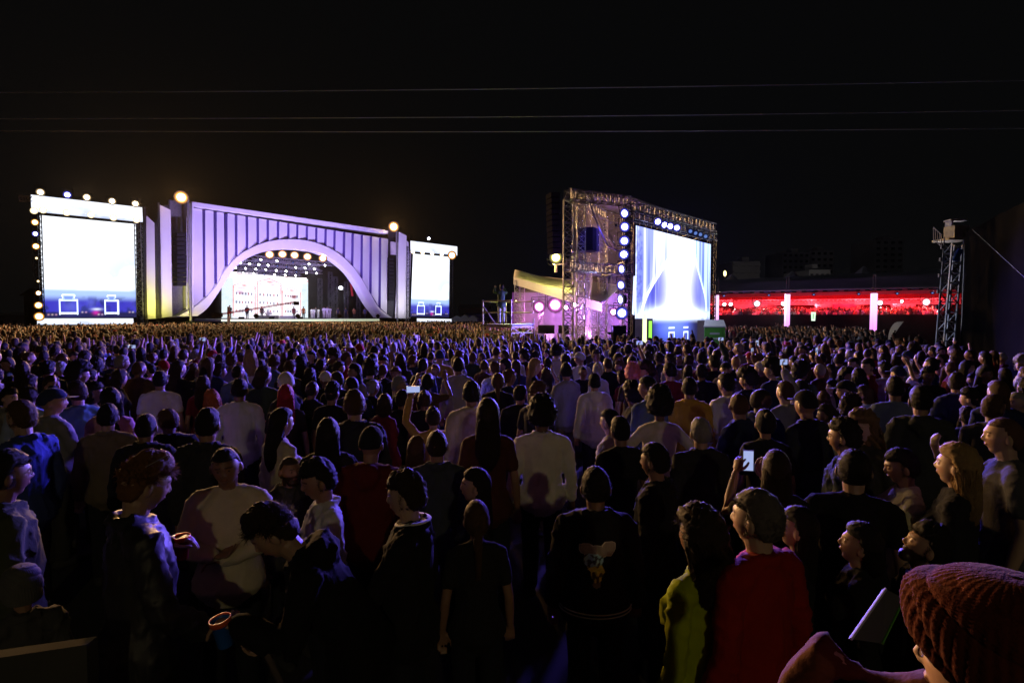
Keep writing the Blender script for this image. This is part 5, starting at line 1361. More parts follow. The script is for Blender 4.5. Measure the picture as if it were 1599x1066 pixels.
# --- left foreground
hero(10, 706, 74, -82, 'm', 'short', 'black', 'jacket', (.055, .065, .035), SKINS[1], 'man with glasses in dark green camouflage jacket at left edge, profile facing right', glasses='on')
o, t, J, w = hero(226, 715, 84, -78, 'm', 'quiff', (.16, .07, .025), 'jacket', (.016, .017, .020), SKINS[2], 'young man in black leather jacket, sunglasses pushed up on curly hair', head=(0, -14, 0), topmat='leather', glasses='up', hands='L',
     L_=((-.07, -.03, -.28), (-.03, .18, -.15), (.25, .9, .25)), R_=((.08, .04, -.27), (.06, .22, -.42), (-.3, 1, -.2)), curl=(.95, .5))
pc, n_, f_, s_ = palm_world(w, J, 'L', .045); cup(pc - Vector((0, 0, .055)), (.35, .03, .03), (.85, .10, .03), 'red cup held by the young man in black leather jacket')
hero(352, 699, 64, 165, 'm', 'crop', 'black', 'sweater', (.56, .52, .38), SKINS[1], 'man facing camera in pale beige sweater with forearms crossed', head=(6, -8, 4), hands=False, girth=1.04,
     L_=((-.06, .05, -.27), (.16, .20, -.30), (1, .1, 0)), R_=((.06, .07, -.27), (-.15, .23, -.26), (-1, .1, 0)), curl=(.8, .8))
hero(452, 712, 54, -150, 'm', 'stubble', (.05, .035, .03), 'jacket', (.05, .052, .055), SKINS[1], 'bald bearded man in dark grey jacket facing right beside beige sweater man', beard=True)
hero(496, 721, 66, 100, 'm', 'thick', 'black', 'shirt', (.62, .62, .62), SKINS[0], 'young man with curly dark hair and white shirt facing left', head=(0, -12, 0))
o, t, J, w = hero(428, 790, 82, 82, 'm', 'quiff', 'dark brown', 'hoodie', (.012, .012, .014), SKINS[2], 'man in black hoodie bending forward over his cup, face down in profile', head=(0, -20, 0), lean=34, hands=True,
     L_=((-.06, .07, -.27), (-.02, .27, -.13), (.15, 1, .1)), R_=((.08, .04, -.28), (.04, .20, -.47), (-.1, 1, -.3)), curl=(.9, .8), h=1.80)
pc, n_, f_, s_ = palm_world(w, J, 'L', .045); cup(pc - Vector((0, 0, .05)), (.02, .12, .45), (.75, .12, .03), 'blue cup with orange rim held by the bending man', (.1, -.15))
wr_ = w @ J['L'][2]; b = MB(); fd = (w.to_3x3() @ (J['L'][2]-J['L'][1])).normalized(); b.rod(wr_ - fd*.035, wr_ - fd*.012, .036, 14); tag(b.build('wristwatch', M['blackbox']), 'black wristwatch on the forearm of the bending man', 'wristwatch')
pc, n_, f_, s_ = palm_world(w, J, 'R', .045); cup(pc - Vector((0, 0, .05)), (.5, .5, .5), (.6, .6, .6), 'pale translucent cup in lower hand of the bending man')
o, t, J, w = hero(633, 741, 74, 72, 'm', 'thick', 'dark brown', 'jacket', BLK, SKINS[4], 'man in black jacket with white shirt collar, profile facing left', head=(4, -3, 0), hands='L',
     L_=((-.05, .14, -.25), (-.06, .36, -.27), (.1, 1, .1)), curl=(.95, .5))
b = MB(); ring = [(.083*math.cos(a)*1.05, -.030 + .083*math.sin(a), 1.512 - .03*max(0, math.sin(a))) for a in np.linspace(0, 2*PI, 25)]
b.tube(ring, [(.020, .006)]*25, 8, ref=(0, 0, 1)); me = b.mesh('collar'); me.materials.append(M['fabric']); me.shade_smooth(); child('collar', me, o, (.75, .75, .72))
pc, n_, f_, s_ = palm_world(w, J, 'L', .045); cup(pc - Vector((0, 0, .055)), (.40, .02, .03), (.50, .03, .04), 'dark red cup held out by the man with white collar')
hero(742, 733, 62, 86, 'f', 'long', 'black', 'top', (.03, .03, .035), SKINS[2], 'woman with long black hair, profile facing left beside white collar man', head=(0, 6, 0))
hero(744, 784, 58, 5, 'f', 'tail', 'brown', 'top', (.02, .02, .022), SKINS[0], 'short woman with tied back brown hair below the long haired woman', h=1.5)
hero(33, 893, 78, 10, 'f', 'beanie', (.10, .10, .10), 'jacket', (.07, .07, .07), SKINS[0], 'short person in pale grey knitted cap and jacket low at left edge', h=1.34)
# --- centre foreground
hero(580, 669, 54, -20, 'm', 'cap', (.018, .018, .02), 'hoodie', (.11, .016, .008), SKINS[0], 'man in black cap and dark red hoodie seen from behind')
hero(682, 672, 52, 2, 'm', 'crop', 'dark brown', 'jacket', (.055, .065, .085), SKINS[0], 'man with cropped hair and slate blue jacket, back turned')
hero(650, 683, 46, -10, 'f', 'long', 'brown', 'top', (.05, .04, .04), SKINS[2], 'woman with brown hair tucked left of slate blue jacket man')
o, t, J, w = hero(676, 636, 38, 14, 'f', 'bun', 'dark brown', 'sweater', (.40, .26, .07), SKINS[0], 'woman in mustard sweater holding a phone high with her left arm', hands='L',
     L_=((-.14, .10, .20), (-.07, .20, .44), (.2, .3, 1)), curl=(.8, .5))
pc, n_, f_, s_ = palm_world(w, J, 'L', .0); phone(pc + Vector((.03, .0, .06)), Matrix.Rotation(facing(pc.x, pc.y, 5), 3, 'Z'), 'glowing phone held sideways above the mustard sweater woman', True)
hero(846, 629, 44, 8, 'm', 'afro', 'black', 'shirt', (.72, .70, .62), SKINS[3], 'man with round black hair in big off white shirt, back turned', girth=1.08)
o, t, J, w = hero(930, 732, 66, 6, 'm', 'short', 'black', 'jacket', (.015, .015, .018), SKINS[1], 'man in black varsity jacket with striped hem and colourful back print', girth=1.06)
for z_, rx, ry, r in ((1.492, .079, .078, .0035), (1.503, .077, .076, .0035)):
    b = MB(); b.tube([(rx*math.cos(a), -.025 + ry*math.sin(a), z_ - .028*max(0, math.sin(a))) for a in np.linspace(0, 2*PI, 29)], [r]*29, 6, ref=(0, 0, 1)); me = b.mesh('stripe'); me.materials.append(M['fabric']); child('collar_stripe', me, o, (.66, .66, .58))
for z_ in (.868, .890):
    b = MB(); b.tube([(.222*math.cos(a), .175*math.sin(a), z_) for a in np.linspace(0, 2*PI, 41)], [.0042]*41, 6, ref=(0, 0, 1)); me = b.mesh('stripe'); me.materials.append(M['fabric']); child('hem_stripe', me, o, (.60, .60, .42))
# back print: a generic patch of cloudy grey, blue and yellow shapes lying on the cloth
from mathutils.bvhtree import BVHTree
tm = t.data; bv = BVHTree.FromPolygons([v.co.copy() for v in tm.vertices], [list(p.vertices) for p in tm.polygons])
nu, nv = 46, 60; V = []; cl = []; ok = []
for j in range(nv):
    for i in range(nu):
        x, z_ = -.120 + .24*i/(nu-1), 1.03 + .33*j/(nv-1); u, v = i/(nu-1), j/(nv-1)
        hit = bv.ray_cast(Vector((x, -.6, z_)), Vector((0, 1, 0)))[0]
        V.append((x, (hit.y if hit else -.13) - .0035, z_))
        n_ = mnoise.noise(Vector((u*5, v*6, 3))); c = None
        cloud = max(1 - math.hypot((u-.22)/.20, (v-.80)/.13), 1 - math.hypot((u-.50)/.26, (v-.74)/.14), 1 - math.hypot((u-.78)/.19, (v-.80)/.15)) + n_*.25
        blue = 1 - math.hypot((u-.38)/.30, (v-.58)/.13) + n_*.3; yel = 1 - math.hypot((u-.48)/.22, (v-.36)/.22) + n_*.5; tail = 1 - math.hypot((u-.5)/.12, (v-.12)/.10) + n_*.6
        if tail > .15: c = (.16, .14, .06)
        if yel > .1: c = (.55, .50, .10) if mnoise.noise(Vector((u*11, v*9, 1))) > -.15 else (.10, .09, .03)
        if cloud > .02: c = (.20, .17, .15) if cloud > .14 else (.42, .40, .36)
        if blue > .05: c = (.24, .40, .50) if mnoise.noise(Vector((u*12, v*12, 9))) > -.05 else (.04, .05, .07)
        cl.append(c or (.02, .02, .02)); ok.append(c is not None)
F = []
for j in range(nv-1):
    for i in range(nu-1):
        q = (j*nu+i, j*nu+i+1, (j+1)*nu+i+1, (j+1)*nu+i)
        if sum(ok[k] for k in q) >= 3: F.append(q)
b = MB(); b.add(V, F); me = b.mesh('back_print'); point_colors(me, np.array(cl)*1.9); me.materials.append(M['crowd']); pr = bpy.data.objects.new('back_print', me); link(pr, t)
hero(1022, 694, 58, 68, 'm', 'short', 'black', 'jacket', BLK, SKINS[5], 'man with short dark hair and black jacket, profile facing left, open collar')
hero(1094, 654, 48, 22, 'm', 'short', 'grey', 'jacket', (.03, .03, .032), SKINS[2], 'grey haired man in dark jacket seen from behind')
hero(968, 652, 46, 30, 'm', 'short', 'black', 'tee', (.018, .018, .02), SKINS[1], 'man in black t-shirt behind the varsity jacket man')
hero(952, 640, 42, 62, 'm', 'short', 'black', 'shirt', (.42, .40, .34), SKINS[2], 'man in pale grey polo shirt, profile facing left', hseed=2)
hero(1030, 614, 42, 10, 'f', 'afro', 'black', 'top', (.60, .56, .46), SKINS[3], 'woman with large black afro hair and cream top, hands on hips',
     L_=((-.20, -.06, -.20), (-.05, .05, -.36), (.5, .3, -.8)), R_=((.20, -.06, -.20), (.05, .05, -.36), (-.5, .3, -.8)))
# --- right foreground
o, t, J, w = hero(1182, 768, 90, 54, 'm', 'short', (.12, .108, .10), 'shirt', (.30, .018, .010), SKINS[4], 'older man in bright red shirt jacket, back to camera, face turned left', head=(16, 4, 0), girth=1.05)
hero(1092, 800, 88, 52, 'f', 'curly', 'dark brown', 'jacket', (.34, .42, .012), SKINS[0], 'woman with long dark curly hair in neon yellow green jacket', head=(4, 2, 0))
o, t, J, w = hero(1213, 706, 62, 2, 'f', 'long', 'dark brown', 'top', (.02, .02, .022), SKINS[0], 'woman with long straight dark hair holding up a phone left of her head', hands=True,
     L_=((-.16, .12, -.12), (-.10, .27, .13), (.25, .35, 1)), R_=((.02, .22, -.14), (-.24, .32, .10), (-.3, .35, 1)), curl=(.7, .7))
pc, n_, f_, s_ = palm_world(w, J, 'L'); q2 = palm_world(w, J, 'R')[0]; mid = pc.lerp(q2, .45); phone(mid + Vector((0, 0, .05)), Matrix.Rotation(facing(mid.x, mid.y, 12), 3, 'Z'), 'phone filming the screen, held by long haired woman behind red shirt man')
hero(1334, 705, 64, 3, 'm', 'short', 'black', 'tee', (.015, .015, .017), SKINS[2], 'broad man in black t-shirt, back turned, right of long haired woman', girth=1.12, hseed=2)
o, t, J, w = hero(1408, 702, 60, 104, 'm', 'short', 'black', 'tee', (.60, .56, .36), SKINS[1], 'man in cream polo shirt raising a hand to his mouth', head=(0, -8, 0), hands=True,
     L_=((-.08, .14, -.22), (.06, .32, -.06), (.6, .3, .7)), R_=((.08, .16, -.20), (-.03, .36, -.14), (-.3, .8, .5)), curl=(.9, .9))
pc = palm_world(w, J, 'R')[0]; phone(pc + Vector((0, 0, .03)), Matrix.Rotation(-1.2, 3, 'X') @ Matrix.Rotation(1, 3, 'Z'), 'phone lying in the hand of the cream polo man', lit=False)
hero(1494, 697, 66, 82, 'f', 'wavy', 'blonde', 'jacket', (.02, .021, .028), SKINS[4], 'woman with long blonde hair and black jacket looking up left', head=(0, 8, 0))
hero(1568, 651, 62, 104, 'm', 'stubble', (.10, .05, .03), 'tee', (.075, .078, .085), SKINS[4], 'man with shaved head in dark grey t-shirt near right edge', head=(0, 2, 0), R_=((.12, .14, -.16), (.10, .30, .02), (-.2, .3, 1)))
hero(1342, 820, 78, 96, 'f', 'bob', 'black', 'jacket', (.014, .014, .017), SKINS[2], 'woman with dark bob in black, profile looking up left', head=(0, 16, 0))
hero(1446, 820, 82, 102, 'm', 'thick', 'black', 'jacket', BLK, SKINS[2], 'dark bearded man with thick hair looking up to the left', head=(0, 24, 0), beard=True)
hero(1246, 794, 76, 84, 'f', 'long', 'black', 'top', (.015, .015, .018), SKINS[4], 'woman with dark hair half hidden behind the red shirt man', head=(0, 10, 0))
hero(1346, 645, 50, 150, 'f', 'curly', (.16, .10, .04), 'jacket', (.045, .045, .03), SKINS[4], 'woman with light brown curly hair turned towards camera', head=(0, 0, 0))
hero(1318, 657, 54, 82, 'm', 'thick', 'black', 'jacket', (.02, .03, .035), SKINS[2], 'man with glasses and dark teal jacket, profile facing left', glasses='dark')
hero(1438, 604, 54, 14, 'm', 'short', 'black', 'hoodie', (.045, .05, .045), SKINS[0], 'man in dark grey green hoodie with back turned')
hero(1258, 612, 42, 52, 'm', 'cap', (.02, .02, .025), 'jacket', (.03, .035, .05), SKINS[0], 'man in dark cap and navy jacket facing left')
hero(1195, 640, 46, 18, 'f', 'bun', 'black', 'tee', (.02, .02, .022), SKINS[0], 'woman with hair bun and black t-shirt, back turned')
# --- left middle ground
hero(32, 627, 50, 42, 'm', 'short', 'brown', 'shirt', (.045, .07, .24), SKINS[2], 'man in royal blue shirt at far left, back turned')
hero(325, 639, 50, -28, 'm', 'short', 'black', 'jacket', (.03, .032, .04), SKINS[0], 'man with fade haircut and black jacket behind beige sweater man')
hero(228, 646, 46, -20, 'm', 'crop', 'black', 'jacket', (.022, .022, .026), SKINS[1], 'man with cropped hair and black coat behind leather jacket man')
hero(168, 632, 42, -10, 'm', 'short', 'black', 'shirt', (.16, .13, .09), SKINS[2], 'man in brown olive shirt left of cropped hair man', hseed=2)
hero(440, 639, 46, -62, 'f', 'long', 'black', 'jacket', (.46, .42, .32), SKINS[2], 'woman with very long black hair and beige jacket, profile right')
hero(446, 602, 34, 0, 'f', 'long', 'red', 'top', (.03, .02, .03), SKINS[2], 'woman with bright red long hair')
hero(330, 612, 30, 12, 'f', 'curly', 'orange', 'top', (.05, .03, .03), SKINS[2], 'woman with glowing orange curly hair')
hero(374, 592, 34, -12, 'm', 'short', 'black', 'shirt', (.58, .60, .68), SKINS[1], 'man in pale blue shirt right of the orange haired woman')
hero(250, 580, 29, -14, 'm', 'short', 'black', 'tee', (.62, .60, .66), SKINS[0], 'man in white t-shirt in the left middle crowd')
hero(120, 596, 36, 20, 'm', 'short', 'dark brown', 'shirt', (.07, .16, .20), SKINS[2], 'man in teal shirt in the left middle crowd')
hero(553, 610, 46, 5, 'm', 'short', 'brown', 'jacket', (.025, .028, .04), SKINS[2], 'tall man in dark jacket left of the mustard sweater woman')
hero(512, 655, 50, -5, 'f', 'long', 'black', 'jacket', (.02, .02, .024), SKINS[0], 'woman with long dark hair above curly haired young man')
hero(762, 624, 48, 0, 'f', 'long', 'dark brown', 'top', (.08, .03, .02), SKINS[0], 'woman with long dark brown hair and maroon top')
hero(716, 559, 27, -8, 'm', 'short', 'black', 'shirt', (.34, .33, .34), SKINS[1], 'man in plain grey shirt seen from behind')
hero(736, 596, 38, 8, 'm', 'short', 'black', 'jacket', (.48, .42, .30), SKINS[1], 'man in tan jacket seen from behind')
hero(1077, 590, 33, 6, 'm', 'short', 'black', 'jacket', (.50, .30, .03), SKINS[1], 'man in mustard yellow jacket in the centre right crowd')
hero(1398, 589, 35, 12, 'm', 'short', 'black', 'tee', (.14, .18, .26), SKINS[1], 'man in grey blue t-shirt in the right crowd')
hero(988, 573, 25, 0, 'f', 'afro', 'pink', 'top', (.05, .04, .05), SKINS[2], 'woman with curly pink hair')
hero(928, 584, 28, 20, 'm', 'short', 'black', 'hoodie', (.60, .60, .58), SKINS[0], 'man in white hoodie in the centre crowd')
hero(515, 533, 14, 5, 'm', 'hat', (.62, .60, .58), 'shirt', (.3, .3, .32), SKINS[0], 'man in white brimmed hat, left one of two hats', voxel=.02)
hero(545, 537, 14.5, 5, 'f', 'hat', (.62, .60, .58), 'top', (.05, .05, .07), SKINS[0], 'woman in white brimmed hat, right one of two hats', voxel=.02)
# --- beanie person right beside the viewer, on the same low riser
rs = MB(); rs.box((.75, .30, .225), (2.6, 1.6, .45)); tag(rs.build('low_riser', M['wood']), 'low dark wooden riser under the viewer and beanie wearer', 'riser')
o, t, J, w = hero(1550, 935, 245, 84, 'm', 'beanie', (.085, .018, .010), 'sweater', (.10, .034, .018), SKINS[4], 'person in rust red knitted beanie and rust sweater close to camera', head=(0, 2, 0), z=.45, h=1.66, glasses='on', hands=False, deci=.8, voxel=.010,
     R_=((-.03, .335, .055), (.0, .44, -.18), (.1, .7, -.7)))
# ------------------------------------------------------------------ things low in front
pn = empty('flat_panel', at(1378, 965, 1.35), 0, 'flat grey panel with pale edge tilted behind the rust beanie', 'panel')
c0 = [at(1329, 997, 1.36), at(1378, 1004, 1.36), at(1412, 934, 1.50), at(1383, 919, 1.50)]
b = MB(); b.prism(c0, (0, .012, -.006)); into(pn, b.build('board', mat_plain('grey_board', (.09, .09, .10), .5, 0, .15, 6)))
b = MB(); b.rod(c0[0], c0[3], .004, 6); into(pn, b.build('edge_strip', mat_plain('pale_edge', (.5, .5, .6), .3, 0, .05, 6)))
b = MB(); b.rod(c0[1], c0[2], .003, 6); into(pn, b.build('edge_strip', M['green']))
bp = [at(-40, 1032, 1.95), at(135, 1006, 2.15)]
b = MB(); b.prism([zz(bp[0], 0), zz(bp[1], 0), bp[1], bp[0]], (0, .06, 0)); tag(b.build('hoarding_board', mat_plain('grey_hoarding', (.06, .06, .052), .8, 0, .2, 3)), 'low grey hoarding board in the bottom left corner', 'board')

# ------------------------------------------------------------------ everyone else near enough to tell apart
TPL = []
def tpl(sex, kinds, **kw):
    p = pose(sex=sex, **kw); me, J = build_body(p, False, False, .018, 2.0, (.5, .5), .5)
    TPL.append((sex, me, J, {k: build_top(p, k, .019, seed=len(TPL)*7+i, deci=.6) for i, k in enumerate(kinds)}, kw))
tpl('m', ('tee', 'jacket', 'hoodie'))
tpl('m', ('tee', 'jacket', 'shirt'), head_yaw=38, head_pitch=-3)
tpl('m', ('jacket', 'shirt'), head_yaw=-42, head_pitch=2, L=((-.05, .07, -.27), (.14, .22, -.28), (1, .1, 0)), R=((.05, .07, -.27), (-.13, .24, -.25), (-1, .1, 0)))
tpl('f', ('top', 'jacket', 'tee'))
tpl('f', ('top', 'jacket', 'hoodie'), head_yaw=40)
tpl('f', ('top', 'shirt'), head_yaw=-36, head_pitch=4)
tpl('m', ('tee', 'hoodie'), head_pitch=8, R=((.14, .10, .20), (.10, .22, .44), (-.1, .3, 1)))                       # arm up with phone
tpl('f', ('top', 'jacket'), head_pitch=6, L=((-.14, .16, .02), (-.05, .26, .24), (.2, .4, 1)), R=((.14, .16, .02), (.05, .26, .24), (-.2, .4, 1)))  # both hands up
MALE_H = [('short', 5), ('crop', 3), ('thick', 3), ('cap', 2), ('afro', 1), ('stubble', 1), ('quiff', 1)]
FEM_H = [('long', 5), ('wavy', 3), ('curly', 2), ('bob', 2), ('bun', 2), ('tail', 2), ('afro', 1)]
HWORD = {'short': 'short %s hair', 'crop': 'cropped %s hair', 'thick': 'thick %s hair', 'cap': '%s cap', 'afro': '%s afro', 'stubble': 'shaved %s head', 'quiff': 'swept up %s hair', 'long': 'long straight %s hair', 'wavy': 'long wavy %s hair', 'curly': 'curly %s hair', 'bob': '%s bob', 'bun': '%s hair bun', 'tail': '%s ponytail'}
TOPC = [('black', (.014, .014, .016), 16), ('charcoal', (.045, .045, .05), 7), ('navy', (.02, .028, .07), 7), ('dark green', (.03, .05, .03), 3), ('brown', (.09, .055, .03), 3), ('maroon', (.12, .015, .02), 3), ('white', (.62, .61, .60), 4), ('grey', (.22, .22, .23), 4), ('beige', (.42, .37, .28), 3), ('pale blue', (.32, .38, .50), 2), ('red', (.35, .02, .03), 1), ('mustard', (.40, .26, .05), 1), ('pink', (.50, .25, .30), 1), ('denim blue', (.08, .12, .22), 3)]
KWORD = {'tee': 't-shirt', 'jacket': 'jacket', 'hoodie': 'hoodie', 'shirt': 'shirt', 'top': 'top', 'sweater': 'sweater'}
def pick(r, L_): 
    tot = sum(x[-1] for x in L_); q = r.uniform(0, tot)
    for x in L_:
        q -= x[-1]
        if q <= 0: return x
    return L_[-1]
def blocked(x, y):
    if 1.2 < x < 16 and y > 23.2: # delay tower, screen, canopy
        if x < 16 and y < 42 and x > y*.0: 
            return True
    if -2.2 < x < 2.2 and 22.8 < y < 27.5: return True
    if abs(x) < 2.4 and y < 2.6: return True
    # behind the scrim line on the right
    a, c = sc_.a, sc_.b; s_ = (c.x-a.x)*(y-a.y) - (c.y-a.y)*(x-a.x)
    if s_ > -0.9*(c-a).length and x > 11: return True
    if (x - t0.x)**2 + (y - t0.y)**2 < .4: return True
    if (x - fp.x)**2 + (y - fp.y)**2 < .16: return True
    return False
KEEP = [(818, 664, 888, 765), (540, 712, 612, 800), (645, 716, 725, 800), (290, 742, 410, 858), (1290, 755, 1400, 830), (1395, 740, 1462, 815), (0, 668, 100, 760), (425, 672, 480, 735), (1405, 650, 1475, 750), (700, 580, 735, 620), (715, 628, 765, 672), (1050, 615, 1100, 650), (360, 618, 400, 665), (232, 600, 290, 625), (640, 668, 700, 712), (1005, 650, 1050, 672), (1380, 612, 1420, 640), (905, 605, 945, 632), (860, 790, 990, 1000), (600, 810, 690, 1000)]
used_labels = set()
rr = random.Random(23); fillers = 0; d_ = 3.3; d_last = 2.7; N_IND = 300 - len(PEOPLE) - 14
PHN = 0
PL = lambda px: 'far left' if px < 260 else ('left' if px < 540 else ('centre left' if px < 760 else ('centre' if px < 960 else ('centre right' if px < 1180 else ('right' if px < 1400 else 'far right')))))
def near_hero(px, py):
    return sorted(HEROES, key=lambda q: (q[0]-px)**2 + ((q[1]-py)*1.3)**2)[0]
SHORTN = {}
def short_name(lb):
    w_ = lb.split(','); s_ = w_[0].split(); return ' '.join(s_[:8]) if s_[0] != 'tall' else ' '.join(s_[:6])
FILL_POS = []
while fillers < N_IND and d_ < 40:
    wd = d_*.93; tries = int(30 + d_*9.0)
    for _ in range(tries):
        y = d_ + rr.uniform(0, .34); x = rr.uniform(-wd, wd); h = rr.gauss(1.69, .095); h = max(1.52, min(1.88, h))
        if blocked(x, y): continue
        if mnoise.noise(Vector((x*.9, y*.9, 4))) < -.28: continue
        px, pt_ = to_px((x, y, h)); hp = FPX*.25/y
        if px < -10 or px > 1609: continue
        cy = pt_ + hp*.5; bad = False
        for (ax, ay, bx, by, bh) in PEOPLE:
            if (ax-x)**2 + (ay-y)**2 < (.40 if y > 5 else .54)**2: bad = True; break
            dx, dy = abs(px-bx), cy - by; s_ = max(bh, hp)
            lim = .66*s_
            if dx < lim and abs(dy) < .58*s_: bad = True; break
            if ay < y and dx < bh*.42 and dy > -.25*hp and dy < bh*4: bad = True; break       # hidden behind a nearer body
            if ay > y and bh > 26 and bx != 0 and dx < .62*hp + .35*bh and by > pt_ - .3*bh and by < pt_ + hp*3.0: bad = True; break   # would cover someone placed on purpose
        if not bad:
            for (x0, y0, x1, y1) in KEEP:
                if px + hp*.95 > x0 and px - hp*.95 < x1 and y0 < pt_ + hp*1.5 and pt_ < y1: bad = True; break
        if bad: continue
        sex = 'm' if rr.random() < .58 else 'f'
        face = math.degrees(math.atan2(-(-30 - x), 85 - y))
        if rr.random() < .35 and y < 22: face = math.degrees(math.atan2(-(9 - x), 32 - y))
        rz = math.radians(face + rr.gauss(0, 26) + (rr.choice((140, -140, 180)) if rr.random() < .08 else 0))
        cand = [i for i, T_ in enumerate(TPL) if T_[0] == sex]
        wts = [(i, (1.0 if i in (6, 7) else 3)) for i in cand]
        ti = pick(rr, wts)[0]; T_ = TPL[ti]
        lab = None
        for _t in range(40):
            hk = pick(rr, MALE_H if sex == 'm' else FEM_H)[0]
            hcn = rr.choice(['black', 'black', 'dark brown', 'dark brown', 'brown', 'grey' if rr.random() < .25 else 'black', 'blonde' if rr.random() < .2 and sex == 'f' else 'dark brown'])
            if hk == 'cap': hcn, hcol = rr.choice([('black', (.02, .02, .02)), ('white', (.55, .55, .55)), ('navy', (.03, .04, .10)), ('red', (.30, .02, .02))])
            else: hcol = HAIRC[hcn]
            kind = rr.choice(list(T_[3].keys())); cn, cc, _w = pick(rr, TOPC if y > 5.5 else TOPC[:6])
            who = 'man' if sex == 'm' else 'woman'
            q = near_hero(px, cy); side = 'left of' if px < q[0]-12 else ('right of' if px > q[0]+12 else 'beyond' if cy < q[1] else 'before')
            act = {6: ' raising an arm', 7: ' with raised hands'}.get(ti, '')
            lab = '%s with %s, %s %s%s, %s %s' % (who, HWORD[hk] % hcn, cn, KWORD[kind], act, side, ' '.join(short_name(q[2]).split()))
            if len(lab.split()) > 16:
                lab = '%s with %s, %s %s%s, %s crowd' % (who, HWORD[hk] % hcn, cn, KWORD[kind], act, PL(px))
            if lab not in used_labels: break
        used_labels.add(lab)
        me = T_[1]; o, t = put_person(me, T_[2], sex, x, y, rz, h, rr.choice(SKINS), hk, hcol, T_[3][kind], TOPN[kind], cc, lab, 'people in the festival crowd', rr.choice([(.02, .02, .025), (.03, .04, .08), (.05, .05, .05), (.12, .10, .07)]), 0, rr.choice([1, 4]), None, rr.uniform(.94, 1.12) if sex == 'm' else rr.uniform(.92, 1.06))
        if ti == 6 and PHN < 9:
            fdv = o.matrix_basis @ (T_[2]['R'][2] + Vector((0, .02, .12))); PHN += 1
            phone(fdv, Matrix.Rotation(rz, 3, 'Z'), 'phone raised by man with %s in %s %s, %s crowd' % (HWORD[hk] % hcn, cn, KWORD[kind], PL(px)), rr.random() < .6)
        PEOPLE.append((x, y, px, cy, hp)); fillers += 1; d_last = y
        if fillers >= N_IND: break
    d_ += .30
print('individuals', len(PEOPLE), 'fillers', fillers, 'last depth', d_last)

# ------------------------------------------------------------------ the crowd beyond, one mass
def low_person(arm=0, longhair=False, hat=False):
    b = MB(); cl = []
    def ringset(rs_, cls, k=8):
        n0 = b.n; V = []
        for (z, cy, rx, ry) in rs_:
            for i in range(k): a = 2*PI*i/k; V.append((rx*math.cos(a), cy + ry*math.sin(a), z))
        F = [(j*k+i, j*k+(i+1) % k, (j+1)*k+(i+1) % k, (j+1)*k+i) for j in range(len(rs_)-1) for i in range(k)]
        F.append(tuple(range((len(rs_)-1)*k, len(rs_)*k))); b.add(V, F); cl.extend([cls]*len(V))
    ringset([(.0, 0, .13, .10), (.85, 0, .17, .12)], 3, 6)
    ringset([(.82, 0, .19, .13), (1.15, 0, .20, .13), (1.32, 0, .225, .135), (1.42, -.01, .19, .10), (1.47, -.02, .08, .07)], 2)
    ringset([(1.44, -.02, .055, .055), (1.56, 0, .055, .055)], 0, 6)
    n0 = b.n; b.ell((0, .012, 1.635), (.078, .10, .125), 10, 9); b.ell((.085, .0, 1.625), (.012, .02, .03), 5, 4); b.ell((-.085, .0, 1.625), (.012, .02, .03), 5, 4); b.ell((0, .11, 1.62), (.012, .016, .02), 5, 4)
    for k in range(n0, b.n):
        v = b.v[k]; cl.append(1 if (v[1] < -.015 or v[2] > 1.685) else 0)
        if cl[-1] == 1: b.v[k] = (v[0]*1.15, v[1]*1.15, 1.635 + (v[2]-1.635)*1.08)
    if longhair: ringset([(1.27, -.09, .07, .03), (1.42, -.085, .10, .05), (1.58, -.05, .10, .07), (1.70, -.02, .085, .09)], 1, 7)
    if hat: ringset([(1.69, 0, .14, .15), (1.70, 0, .14, .15), (1.705, 0, .09, .10), (1.79, 0, .085, .095)], 4, 8)
    def limb(pts, r, cls):
        n0 = b.n; b.tube(pts, r, 5); cl.extend([cls]*(b.n-n0))
    if arm in (1, 2): limb([(.19, 0, 1.40), (.24, .10, 1.60)], [.055, .045], 2); limb([(.24, .10, 1.60), (.21, .18, 1.88)], [.038, .030], 0)
    else: limb([(.20, 0, 1.40), (.25, .0, 1.10)], [.055, .045], 2)
    if arm == 2: limb([(-.19, 0, 1.40), (-.24, .10, 1.60)], [.055, .045], 2); limb([(-.24, .10, 1.60), (-.20, .18, 1.86)], [.038, .030], 0)
    else: limb([(-.20, 0, 1.40), (-.25, .0, 1.10)], [.055, .045], 2)
    V = np.array(b.v, np.float32); T_ = []
    for f in b.f:
        for i in range(1, len(f)-1): T_.append((f[0], f[i], f[i+1]))
    return V, np.array(T_, np.int32), np.array(cl)
LOWS = [low_person(), low_person(longhair=True), low_person(1), low_person(2, True), low_person(hat=True), low_person()]
LW = [.39, .33, .08, .06, .03, .11]
